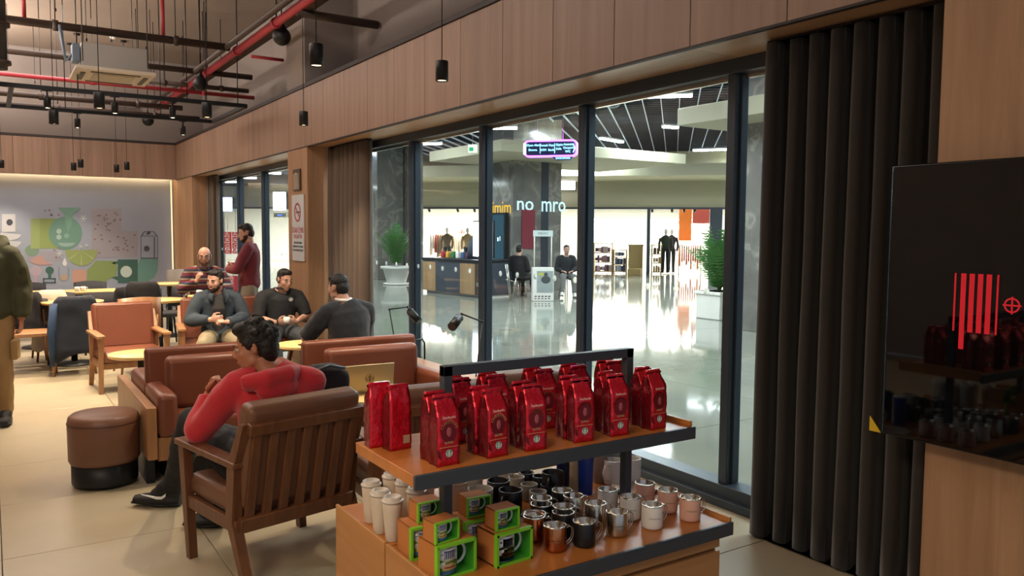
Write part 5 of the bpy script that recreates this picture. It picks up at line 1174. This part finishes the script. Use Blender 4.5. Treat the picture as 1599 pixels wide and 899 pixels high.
def head_parts(t, hc, HR, s, hair, brow=True, glasses=False, beard=None, eyes_down=False, hairstyle='short', lip=M_lip, face=True, bald=False):
    def m(v): return V(hc) + HR @ (V(v) * s)
    def part(name, fn, mt):
        q = MB(); fn(q); q.build(name, mt, t)
    if face:
        for sx in (-1, 1):
            q = MB(); q.ell(m((sx * .031, .074, .006)), (.0125 * s, .011 * s, .0105 * s * (.6 if eyes_down else 1)), HR); ey = q.build('eye', M_eye, t)
            MB().ell(m((sx * .031, .0815, .003 if eyes_down else .006)), (.0056 * s, .0045 * s, .0056 * s), HR).build('iris', M_iris, ey)
            q = MB(); q.tube([m((sx * .014, .089, .026)), m((sx * .03, .091, .031)), m((sx * .048, .078, .026))], [(.0035 * s, .0035 * s)] * 3, 8); q.build('eyebrow', hair, t)
        q = MB(); q.ell(m((0, .088, -.0605)), (.019 * s, .006 * s, .0055 * s), HR); q.build('lips', lip, t)
    q = MB(); E = lambda c, r: q.ell(m(c), tuple(a * s for a in r), HR, n=20)
    if hairstyle == 'short':
        E((0, -.022, .052), (.0785, .088, .074)); E((0, -.052, .0), (.070, .056, .076)); E((0, .028, .092), (.06, .045, .030))
        for sx in (-1, 1): E((sx * .068, .008, .034), (.009, .016, .022))
    elif hairstyle == 'bald':
        E((0, -.05, .0), (.076, .062, .07)); E((0, -.045, .05), (.06, .055, .05))
        for sx in (-1, 1): E((sx * .066, .0, .02), (.012, .022, .03))
    elif hairstyle == 'full':
        rg = random.Random(3); E((0, -.03, .05), (.095, .10, .088)); E((0, -.065, -.0), (.088, .06, .095)); E((0, .035, .105), (.072, .05, .038))
        for k in range(40):
            a = rg.uniform(0, 6.28); b = rg.uniform(-.5, 1.45); c = V((math.cos(a) * math.cos(b) * .088, math.sin(a) * math.cos(b) * .092 - .028, .05 + math.sin(b) * .085))
            if c.y > .045 and c.z < .085: continue
            E(c, (.022, .022, .022))
        for sx in (-1, 1): E((sx * .07, .01, .025), (.02, .028, .035))
    me = withmat(blob(q, .0045 * s, 2, (.003, 60, 2, .0015, 200)), hair); link('hair', me, t)
    if beard:
        q = MB(); q.ell(m((0, .03, -.072)), tuple(a * s for a in (.0535, .0535, .046)), HR, n=20); q.ell(m((0, .064, -.094)), tuple(a * s for a in (.026, .0235, .022)), HR, n=16); q.ell(m((0, .085, -.05)), tuple(a * s for a in (.024, .009, .004)), HR, n=12)
        for sx in (-1, 1): q.ell(m((sx * .05, .02, -.05)), tuple(a * s for a in (.018, .032, .035)), HR, n=14)
        me = withmat(blob(q, .004 * s, 1, (.001, 90, 2)), beard); link('beard', me, t)
        MB().ell(m((0, .090, -.062)), (.017 * s, .006 * s, .005 * s), HR).build('lips', lip, t)
    if glasses:
        g = MB()
        for sx in (-1, 1):
            cc = [m((sx * .032 + .021 * math.cos(R(30 * k)), .094, .004 + .016 * math.sin(R(30 * k)))) for k in range(13)]
            g.tube(cc, .0018 * s, 6); g.cyl(m((sx * .053, .092, .008)), m((sx * .08, .0, .01)), .0016 * s, n=6)
        g.cyl(m((-.011, .094, .008)), m((.011, .094, .008)), .0018 * s, n=6); g.build('glasses', M_black, t)
def hand_into(mb, wr, d, palm, side, curl=.5, s=1.0, thumb_in=.6, fr=.0082):
    """wr wrist, d pointing direction, palm = palm normal, side = +1 thumb towards d x palm"""
    d = V(d).normalized(); n = V(palm); n = (n - d * n.dot(d)).normalized(); w_ = d.cross(n) * side; wr = V(wr)
    mb.tube([wr - d * .02, wr + d * .01, wr + d * .045 * s, wr + d * .085 * s, wr + d * .092 * s], [(.026 * s, .019 * s), (.028 * s, .017 * s), (.04 * s, .0165 * s), (.041 * s, .0125 * s), (.034 * s, .008 * s)], 16, side=w_)
    for k, (L, off) in enumerate(((.066, .030), (.075, .010), (.070, -.010), (.055, -.029))):
        p = wr + d * (.078 if k < 3 else .072) * s + w_ * off * s; a = curl * (.55 + .1 * k); dd = d; pts = [p - d * .015 * s, p]; rad = [fr * s * 1.05, fr * s * 1.08]
        for j, fl_ in enumerate((.45, .3, .25)):
            ang = a + j * curl * .75; dd = (d * math.cos(ang) + n * math.sin(ang)); p = p + dd * L * fl_ * s; pts.append(p); rad.append(fr * s * (1 - .12 * (j + 1)))
        mb.tube(pts, rad, 10); mb.ell(pts[-1], rad[-1], n=8)
    b = wr + d * .022 * s + w_ * .026 * s; q1 = b + (d * .5 + w_ * .75 + n * .3 * thumb_in).normalized() * .036 * s; q2 = q1 + (d * .8 + w_ * (.35 - .4 * thumb_in) + n * .6 * thumb_in).normalized() * .03 * s; q3 = q2 + (d * .9 - w_ * .25 * thumb_in + n * .5 * thumb_in).normalized() * .024 * s
    mb.tube([b - w_ * .01, b, q1, q2, q3], [.013 * s, .0145 * s, .0115 * s, .0098 * s, .008 * s], 10); mb.ell(q3, .008 * s, n=8)
def torso_st(J, g=0., soft=0.):
    """stations pelvis..neck; g = garment thickness"""
    P, Wt, Ch, Sh, Nk = (V(J[k]) for k in ('pel', 'waist', 'chest', 'shl', 'neck'))
    wf = J.get('belly', 0.)
    return [(P + (P - Wt).normalized() * .06, (.13 + g, .09 + g)), (P, (.165 + g, .115 + g + wf * .5)), (Wt, (.145 + g + wf * .5, .105 + g + wf)), (Ch, (.168 + g, .118 + g + wf * .3)), (Ch.lerp(Sh, .6), (.168 + g, .105 + g)), (Sh, (.12 + g, .075 + g)), (Sh.lerp(Nk, .45), (.075 + g, .062 + g))]
def limb(mb, pts, rad, n=14):
    P = [V(p) for p in pts]; pp, rr_ = [], []
    for i in range(len(P) - 1):
        for k in range(5 if i < len(P) - 2 else 6):
            u = k / 5; pp.append(P[i].lerp(P[i + 1], u)); bul = 1 + .10 * math.sin(min(u * 1.4, 1) * math.pi); rr_.append((rad[i] + (rad[i + 1] - rad[i]) * u) * bul)
    for a, b in zip(range(len(P) - 1), range(1, len(P))):
        mb.tube(pp[a * 5:b * 5 + 1], rr_[a * 5:b * 5 + 1], n)
    for p, r in zip(P[:-1], rad[:-1]): mb.ell(p, r * .995, n=12)
def person(label, loc, rz, J, skin, hair, top, bottom, voxel=.007, fvox=.009, sleeve=1.0, headargs=None, hands=None, shoe=M_shoe, collar=None, topnoise=(.007, 7, 1, .003, 22), gt=.014, open_jacket=None, sc=1., hs=1., shoes=True, name='person'):
    t = thing(name, label, 'person', loc, rz); t.scale = (sc, sc, sc)
    hc = V(J['head']); HR = Euler([R(a) for a in J['hrot']]).to_matrix(); sd = V(J.get('side', (1, 0, 0)))
    b = MB(); st = torso_st(J, 0); b.tube([p for p, r in st], [r for p, r in st], 24, side=sd)
    nk = V(J['neck']); b.tube([V(J['shl']).lerp(nk, .2), nk, hc + HR @ V((0, -.018, -.05))], [.062, .056, .054], 16)
    head_into(b, hc, HR, hs)
    for S in 'LR':
        limb(b, [J['sh' + S], J['el' + S], J['wr' + S]], [.047, .038, .026]); limb(b, [J['hip' + S], J['kn' + S], J['an' + S]], [.078, .054, .036])
        fm_ = V(J['an' + S]).lerp(V(J['toe' + S]), .45); fm_.z = J['toe' + S][2] + .01; b.tube([V(J['an' + S]) + V((0, 0, -.01)), fm_, J['toe' + S]], [(.03, .03), (.028, .022), (.028, .014)], 12)
    for S, (d, pn, sid, curl) in (hands or {}).items(): hand_into(b, J['wr' + S], d, pn, sid, curl)
    link('body', withmat(blob(b, voxel, 2), skin), t)
    ha = dict(headargs or {}); head_parts(t, hc, HR, hs, hair, **ha)
    # top
    q = MB(); st = torso_st(J, gt); q.tube([p for p, r in st], [r for p, r in st], 28, side=sd)
    for S in 'LR':
        e_, w_ = V(J['el' + S]), V(J['wr' + S]); s0 = V(J['sh' + S])
        if sleeve >= 1: limb(q, [s0, e_, e_.lerp(w_, min(1, sleeve * .93))], [.062 + gt * .4, .048 + gt, .034 + gt * .7])
        else: limb(q, [s0, s0.lerp(e_, .98)], [.064 + gt * .4, .056 + gt])
        q.tube([V(J['shl']) * .6 + s0 * .4, s0], [.07 + gt * .5, .062 + gt * .5], 14)
    tp_ = withmat(blob(q, fvox, 4, topnoise), *(top if isinstance(top, (list, tuple)) else [top])); tpo = link(J.get('topname', 'shirt'), tp_, t)
    # trousers
    q = MB(); P = V(J['pel']); st = torso_st(J, gt * .6)[:2]; q.tube([st[0][0], st[1][0], V(J['pel']).lerp(V(J['waist']), .35)], [st[0][1], st[1][1], (.15 + gt, .105 + gt)], 24, side=sd)
    for S in 'LR': limb(q, [J['hip' + S], J['kn' + S], V(J['kn' + S]).lerp(V(J['an' + S]), 1.0)], [.094, .072, .058])
    link('trousers', withmat(blob(q, fvox, 4, (.008, 9, 4, .003, 25)), bottom), t)
    if shoes:
        for S in 'LR':
            a, z = V(J['an' + S]), V(J['toe' + S]); q = MB(); f = (z - a); f2 = V((f.x, f.y, 0)).normalized()
            heel = V((a.x, a.y, z.z)) - f2 * .045; up = (z - heel)
            q.tube([heel, heel.lerp(z, .18), heel.lerp(z, .5), heel.lerp(z, .85), z + f2 * .035], [(.034, .036), (.044, .048), (.048, .042), (.049, .035), (.032, .022)], 16, side=f2.cross(V((0, 0, 1))))
            q.tube([heel + V((0, 0, .02)) + f2 * .03, a + V((0, 0, .012))], [(.042, .042), (.050, .050)], 12)
            q.tube([a + V((0, 0, .005)) + f2 * .005, a + f2 * .05 + V((0, 0, -.022)), heel.lerp(z, .68) + V((0, 0, .018))], [(.046, .046), (.046, .044), (.042, .030)], 12)
            sh_ = link('shoe', withmat(blob(q, .007, 2), shoe), t)
            MB().tube([heel + V((0, 0, -.022)), heel.lerp(z, .5) + V((0, 0, -.026)), z + f2 * .04 + V((0, 0, -.012))], [(.038, .012), (.047, .012), (.035, .010)], 14, side=f2.cross(V((0, 0, 1)))).build('sole', mat('shoe_sole', '#1c1c1e', .7), sh_)
            J['_shoe' + S] = sh_
    return t
def SIT(**k):
    J = dict(pel=(0, 0, .50), waist=(0, -.045, .66), chest=(0, -.075, .84), shl=(0, -.065, .985), neck=(0, -.045, 1.045), head=(0, -.005, 1.165), hrot=(0, 0, 0),
             shR=(.18, -.06, .955), shL=(-.18, -.06, .955), elR=(.25, -.02, .69), elL=(-.25, -.02, .69), wrR=(.12, .19, .63), wrL=(-.12, .19, .63),
             hipR=(.09, .02, .49), hipL=(-.09, .02, .49), knR=(.15, .42, .50), knL=(-.15, .42, .50), anR=(.15, .46, .09), anL=(-.15, .46, .09), toeR=(.16, .60, .035), toeL=(-.16, .60, .035))
    J.update(k); return J
DOWN = V((0, 0, -1))
# 1 red hoodie man in the near chair: reclined, looking to his left, hand on chin, legs towards the left
M_hood = mat('red_hoodie', '#b3202c', .85, sheen=.3, bump=.08, bscale=200); M_blktr = mat('black_trousers', '#17181b', .85); 
cr1 = V((1.10, 3.93, 0)); rz1 = R(14)
J = SIT(pel=(0, -.06, .46), side=(.9, -.42, 0), waist=(.0, -.11, .60), chest=(.005, -.12, .77), shl=(-.0, -.10, .895), neck=(-.03, -.07, .945), head=(-.062, -.035, 1.035), hrot=(-12, 8, 55),
        shR=(.16, -.18, .865), shL=(-.155, -.03, .86), elL=(-.245, .16, .63), wrL=(-.165, .215, .795), elR=(.20, .10, .60), wrR=(-.0, .22, .79),
        hipR=(.06, .0, .46), hipL=(-.12, .0, .46), knL=(-.12, .50, .60), anL=(-.02, .98, .118), toeL=(-.15, 1.12, .042), knR=(.02, .44, .50), anR=(-.0, .50, .09), toeR=(-.10, .58, .04), topname='hoodie')
p1 = person('man in a red hoodie, chin on hand, seated in the slatted armchair', cr1, rz1, J, M_skin2, M_hair, M_hood, M_blktr, .0055, .009, 1.0,
            dict(hairstyle='full'), {'L': ((.25, -.35, 1), (.5, -.8, .1), -1, 1.9), 'R': ((-.55, -.1, .7), (0, -.9, .3), 1, 1.3)}, hs=.95, gt=.02, topnoise=(.010, 6, 1, .004, 16))
q = MB(); q.tube([(.09, -.15, .905), (.0, -.215, .91), (-.1, -.22, .905), (-.18, -.15, .89)], [(.03, .05), (.05, .06), (.05, .06), (.03, .05)], 14); q.ell((-.045, -.22, .86), (.11, .05, .075)); link('hood', withmat(blob(q, .008, 3, (.008, 9, 2)), M_hood), p1)
MB().tube([V(J['wrL']) + V((.028 * math.cos(R(a)), .028 * math.sin(R(a)), -.012)) for a in range(0, 361, 30)], .007, 8).build('wristwatch', M_black, p1)
sh = J['_shoeL']; a_, z_ = V(J['anL']), V(J['toeL']); f_ = (z_ - a_); f_.z = 0; f_.normalize(); sd_ = f_.cross(V((0, 0, 1)))
o_ = (a_ + z_) / 2 + V((0, 0, -.015)); o_.z = .048
# side stripe mark on the outside of the shoe facing the camera
def swoosh(side):
    q = MB(); pts = [(-.075, .030), (-.070, .010), (-.05, -.004), (-.02, -.004), (.07, .024), (-.02, .010), (-.045, .010), (-.058, .018)]
    M_ = Matrix((( f_.x, -sd_.x * side, 0, o_.x + sd_.x * side * .047), (f_.y, -sd_.y * side, 0, o_.y + sd_.y * side * .047), (0, 0, 1, o_.z + .012), (0, 0, 0, 1)))
    q.prism(pts, -.003, .004, M_); q.build('shoe_mark', mat('shoe_mark_white', '#dcdcdc', .5), sh)
swoosh(-1)
q = MB(); a_, z_ = V(J['anL']), V(J['toeL']); q.tube([a_ + V((0, -.05, .10)), a_ + V((0, -.01, .03)), a_.lerp(z_, .35) + V((0, 0, -.0))], [.046, .048, .042], 14); q.build('sock', M_blktr, p1)
bag = thing('shoulder_bag', 'black padded bag wedged between the red hoodie man and the next armchair', 'bag', (1.52, 4.25, .40), R(10))
q = MB(); q.box((0, 0, .22), (.30, .14, .44), .05, seg=4); q.ell((-.0, 0, .42), (.14, .08, .05)); link('body', withmat(blob(q, .01, 3, (.012, 9, 5)), M_blk), bag); MB().tube([(-.1, -.07, .44), (0, -.08, .465), (.1, -.07, .44)], .008, 8).build('zipper', M_frame, bag)

# 2 denim jacket man
M_denim = mat('denim_jacket', '#28323c', .8, noise_amt=.2, nscale=9); M_denimb = mat('denim_sleeve', '#3a4a5e', .8); M_charc = mat('charcoal_shirt', '#242224', .85); M_khaki = mat('khaki_trousers', '#7d7058', .85, noise_amt=.1, nscale=5)
J = SIT(pel=(0, 0, .47), waist=(0, -.05, .62), chest=(0, -.07, .80), shl=(0, -.05, .945), neck=(.01, -.03, .995), head=(.03, .03, 1.095), hrot=(-10, -4, -38),
        shR=(.185, -.05, .90), shL=(-.185, -.04, .90), elR=(.285, .0, .68), elL=(-.27, .02, .68), wrR=(.09, .20, .70), wrL=(-.06, .22, .67), knR=(.19, .44, .46), knL=(-.17, .45, .47), anR=(.2, .46, .09), anL=(-.2, .44, .09), toeR=(.24, .6, .035), toeL=(-.24, .58, .035), topname='jacket')
p2 = person('bearded man in a dark denim jacket gesturing with both hands', (2.03, 8.88, -.035), R(172), J, M_skin, M_hair, M_denim, M_khaki, .0065, .01, 1.0,
            dict(hairstyle='short', beard=mat('dark_beard', '#2c1c14', .8), eyes_down=True), {'R': ((-.9, .35, .1), (-.2, -.9, .1), 1, .9), 'L': ((.9, .25, .15), (0, -.2, -1), -1, 1.5)}, gt=.022)
q = MB(); q.tube([(0, .05, .52), (0, .045, .66), (0, .06, .8), (0, .03, .93)], [(.075, .06), (.08, .06), (.075, .068), (.05, .05)], 16, side=(1, 0, 0)); link('undershirt', withmat(blob(q, .01, 2), M_charc), p2)
for s_ in (-1, 1): MB().tube([(s_ * .05, .02, 1.0), (s_ * .085, .075, .93), (s_ * .07, .09, .86)], [(.012, .03), (.02, .035), (.008, .02)], 10).build('collar', M_denim, p2)
# 3 polo shirt man
M_polo = mat('black_polo', '#17171b', .8, noise_amt=.15, nscale=10); M_grtr = mat('grey_trousers', '#3f4348', .85)
J = SIT(pel=(0, 0, .47), waist=(0, -.04, .62), chest=(0, -.06, .79), shl=(0, -.045, .925), neck=(-.02, -.02, .98), head=(-.04, .015, 1.075), hrot=(-14, 0, 18),
        shR=(.2, -.04, .885), shL=(-.2, -.04, .885), elR=(.27, .05, .66), elL=(-.27, .03, .66), wrR=(.10, .23, .62), wrL=(-.11, .22, .62), knR=(.18, .44, .47), knL=(-.16, .45, .47), topname='polo_shirt')
p3 = person('man in a black polo shirt holding a coffee cup in both hands', (2.73, 8.95, -.03), R(176), J, M_skin, M_hair, M_polo, M_grtr, .0065, .01, .5,
            dict(hairstyle='short', eyes_down=True), {'R': ((-.95, .2, .1), (0, -.3, .1), 1, .9), 'L': ((.95, .25, .1), (0, -.4, .1), -1, .9)}, gt=.018)
emblem(p3, Matrix.Translation((-.085, .098, .86)) @ Matrix.Rotation(R(180), 4, 'Z') @ Matrix.Rotation(R(8), 4, 'X'), .024, (mat('badge_dark', '#2a302e', .6), mat('emblem_white', '#dfe6df', .5)))
MB().tube([(s_ * .06, .01 + .04 * math.cos(R(s_ * 60)), .985) for s_ in (-1, -.5, 0, .5, 1)], [(.01, .018)] * 5, 8).build('collar', M_polo, p3)
MB().tube([V(J['wrR']) + V((0, .03 * math.cos(R(a)), .03 * math.sin(R(a)))) for a in range(0, 361, 30)], .008, 8).build('wristwatch', M_black, p3)
mugc('cream coffee cup held in both hands by the man in the black polo', p3.matrix_basis @ V((0, .245, .585)) if False else (2.73 - .0 - .02, 8.95 - .25, .58), .036, .07, M_ceram)
# 4 dark sweater man seen from behind
M_sw = mat('navy_sweater', '#14171e', .9, sheen=.2)
J = SIT(pel=(0, 0, .50), waist=(0, -.02, .66), chest=(-.0, .0, .83), shl=(-.01, .03, .975), neck=(-.03, .055, 1.03), head=(-.055, .09, 1.125), hrot=(-10, 0, 22),
        shR=(.185, .03, .93), shL=(-.19, .04, .93), elL=(-.30, .19, .71), elR=(.25, .2, .70), wrL=(-.14, .36, .62), wrR=(.08, .4, .60), topname='sweater')
p4 = person('man in a dark navy sweater and white collar, seen from behind', (2.49, 6.30, .0), R(8), J, M_skin, M_hair, M_sw, M_blktr, .0065, .01, .97,
            dict(hairstyle='short', face=True), {'L': ((.5, .8, -.1), (.3, 0, -1), -1, .9), 'R': ((-.6, .7, -.1), (-.3, 0, -1), 1, .9)}, gt=.02, hs=.93)
MB().tube([(-.03 + .064 * math.cos(R(a)), .052 + .062 * math.sin(R(a)), 1.03 + .008 * math.sin(R(a))) for a in range(180, 361, 20)], [(.014, .02)] * 10, 8).build('collar', M_mwhi, p4)
# 5 striped shirt man
ms = bpy.data.materials.new('striped_shirt'); ms.use_nodes = True; nt = ms.node_tree; bb_ = nt.nodes['Principled BSDF']; tc = nt.nodes.new('ShaderNodeTexCoord'); sp = nt.nodes.new('ShaderNodeSeparateXYZ'); nt.links.new(tc.outputs['Object'], sp.inputs[0])
ml = nt.nodes.new('ShaderNodeMath'); ml.operation = 'MULTIPLY'; ml.inputs[1].default_value = 6.2; fr_ = nt.nodes.new('ShaderNodeMath'); fr_.operation = 'FRACT'; nt.links.new(sp.outputs[2], ml.inputs[0]); nt.links.new(ml.outputs[0], fr_.inputs[0])
rp_ = ramp(nt, ((0, '#2a2030'), (.2, '#5c2029'), (.45, '#857868'), (.55, '#242e44'), (.72, '#64242b'), (.9, '#8c8070'))); rp_.color_ramp.interpolation = 'CONSTANT'; nt.links.new(fr_.outputs[0], rp_.inputs[0]); nt.links.new(rp_.outputs[0], bb_.inputs['Base Color']); bb_.inputs['Roughness'].default_value = .9
J = SIT(pel=(0, 0, .56), waist=(0, -.02, .72), chest=(0, -.0, .92), shl=(0, .01, 1.08), neck=(.0, .03, 1.13), head=(.0, .06, 1.25), hrot=(-6, 0, -8),
        shR=(.2, .0, 1.03), shL=(-.2, .0, 1.03), elR=(.28, .08, .82), elL=(-.29, .1, .82), wrR=(.11, .29, .95), wrL=(-.16, .30, .86), hipR=(.09, .02, .55), hipL=(-.09, .02, .55), knR=(.16, .42, .55), knL=(-.16, .42, .55), belly=.04)
p5 = person('heavy balding man with glasses in a striped shirt behind the denim jacket man', (2.37, 11.1, 0), R(172), J, M_skin, M_hairb, ms, M_grtr, .0075, .011, 1.0,
            dict(hairstyle='bald', glasses=True, beard=mat('short_beard', '#5a4436', .8)), {'R': ((-.3, .2, .9), (-.6, -.3, 0), 1, 1.0), 'L': ((.8, .3, .1), (0, 0, -1), -1, .9)}, gt=.02, hs=1.05)
MB().tube([(-.07, .02, 1.12), (-.03, .09, 1.09), (0, .105, 1.06), (.03, .09, 1.09), (.07, .02, 1.12)], [(.01, .025)] * 5, 8).build('collar', mat('dark_collar', '#2a2028', .8), p5)
# 6 maroon shirt man standing
def STAND(**k):
    J = dict(pel=(0, 0, .93), waist=(0, .0, 1.08), chest=(0, .0, 1.26), shl=(0, -.01, 1.42), neck=(0, .0, 1.48), head=(0, .02, 1.60), hrot=(0, 0, 0), shR=(.185, 0, 1.38), shL=(-.185, 0, 1.38), elR=(.23, -.01, 1.10), elL=(-.23, -.01, 1.10), wrR=(.22, .06, .86), wrL=(-.22, .06, .86),
             hipR=(.09, 0, .90), hipL=(-.09, 0, .90), knR=(.10, .03, .50), knL=(-.10, .03, .50), anR=(.10, -.01, .09), anL=(-.10, -.01, .09), toeR=(.12, .13, .035), toeL=(-.12, .13, .035)); J.update(k); return J
M_mar = mat('maroon_shirt', '#6e2a34', .85, noise_amt=.1, nscale=6); M_tan = mat('light_khaki', '#8d8373', .9)
J = STAND(elR=(.26, .10, 1.13), wrR=(-.02, .24, 1.17), elL=(-.25, .12, 1.13), wrL=(.0, .27, 1.12), hrot=(-16, 0, 8), head=(0, .04, 1.585))
p6 = person('man in a maroon shirt standing with folded arms by the far window', (2.76, 10.35, 0), R(68), J, M_skin, M_hair, M_mar, M_tan, .0075, .011, 1.0,
            dict(hairstyle='short', beard=mat('dark_beard', '#2c1c14', .8)), {'R': ((-.9, .1, -.1), (0, -.8, .2), 1, .7), 'L': ((.9, .1, .1), (0, -.8, .2), -1, .7)}, gt=.018)
p6.scale = (.985,) * 3
# 7 walking man at the left edge
M_oliv = mat('olive_jacket', '#3a3a24', .85, noise_amt=.2, nscale=8); M_cargo = mat('cargo_khaki', '#8c6f48', .9, noise_amt=.1, nscale=6)
J = STAND(elL=(-.24, -.04, 1.12), wrL=(-.235, .02, .86), knL=(-.10, .06, .50), anL=(-.10, .0, .10), toeL=(-.11, .14, .04), knR=(.09, .14, .52), anR=(.09, .02, .12), toeR=(.10, .16, .05), hrot=(0, 0, 0), topname='jacket')
p7 = person('man in an olive hooded jacket walking at the picture edge', (-.03, 7.72, 0), R(168), J, M_skin2, M_hair, M_oliv, M_cargo, .0075, .011, 1.0, dict(hairstyle='short'),
            {'L': ((0, .25, -1), (.9, 0, 0), 1, .8), 'R': ((0, .2, -1), (-.9, 0, 0), 1, .8)}, gt=.035, topnoise=(.014, 6, 3, .005, 16))
q = MB(); q.tube([(-.12, -.02, 1.46), (-.1, -.12, 1.5), (0, -.16, 1.5), (.1, -.12, 1.5), (.12, -.02, 1.46), (.06, .08, 1.44), (-.06, .08, 1.44), (-.12, -.02, 1.46)], [(.045, .05)] * 8, 12); link('hood', withmat(blob(q, .012, 3, (.01, 9, 2)), M_oliv), p7)
q = MB(); q.box((-.19, .04, .62), (.05, .15, .17), .02, seg=3); q.build('cargo_pocket', M_cargo, p7)
# mall people
M_suit = mat('black_suit', '#14151a', .8)
def small(label, loc, rz, J, top, bottom, hair=M_hair, **k): return person(label, loc, rz, J, M_skin, hair, top, bottom, .012, .016, 1.0, dict(hairstyle='short'), {'R': ((-.6, .8, 0), (0, 0, -1), 1, .8), 'L': ((.6, .8, 0), (0, 0, -1), -1, .8)}, **k)
mc_ = pz(812, 469, 0)
stl = lambda n_, l_, loc, rz, h: None
def stool(label, loc, rz, h=.52):
    t = thing('stool', label, 'stool', loc, rz); MB().lathe(((0, h - .05), (.18, h - .05), (.19, h - .03), (.18, h), (0, h)), 24).build('seat', M_black, t)
    for a in (45, 135, 225, 315): MB().cyl((.12 * math.cos(R(a)), .12 * math.sin(R(a)), h - .05), (.18 * math.cos(R(a)), .18 * math.sin(R(a)), 0), .012, n=8).build('leg', M_steel, t)
w1 = pz(811, 464, 0); w2 = pz(884, 462, 0)
stool('black stool under the suited man in the mall', w1, R(0)); small('man in a black suit and pale lanyard sitting beside the white stand', w1, R(-60), SIT(), M_suit, M_suit, sc=1.0)
stool('black stool behind the white promotion stand', w2, R(0)); small('man in a dark jacket and grey trousers sitting behind the white stand', w2, R(150), SIT(knR=(.12, .40, .52), anR=(.18, .62, .12), toeR=(.2, .76, .08)), mat('dark_jacket', '#1d2228', .85), mat('mall_grey_trousers', '#6b6a68', .85), shoe=M_mwhi)
wl = bpy.data.objects[[o.name for o in C.objects if o.get('label', '').startswith('man in a black suit')][0]]
MB().tube([(-.05, .0, 1.03), (-.03, .07, .9), (0, .1, .75), (.03, .07, .9), (.05, .0, 1.03)], .008, 6).build('lanyard', M_mwhi, wl)
bpy.data.scenes.remove(SIDE)
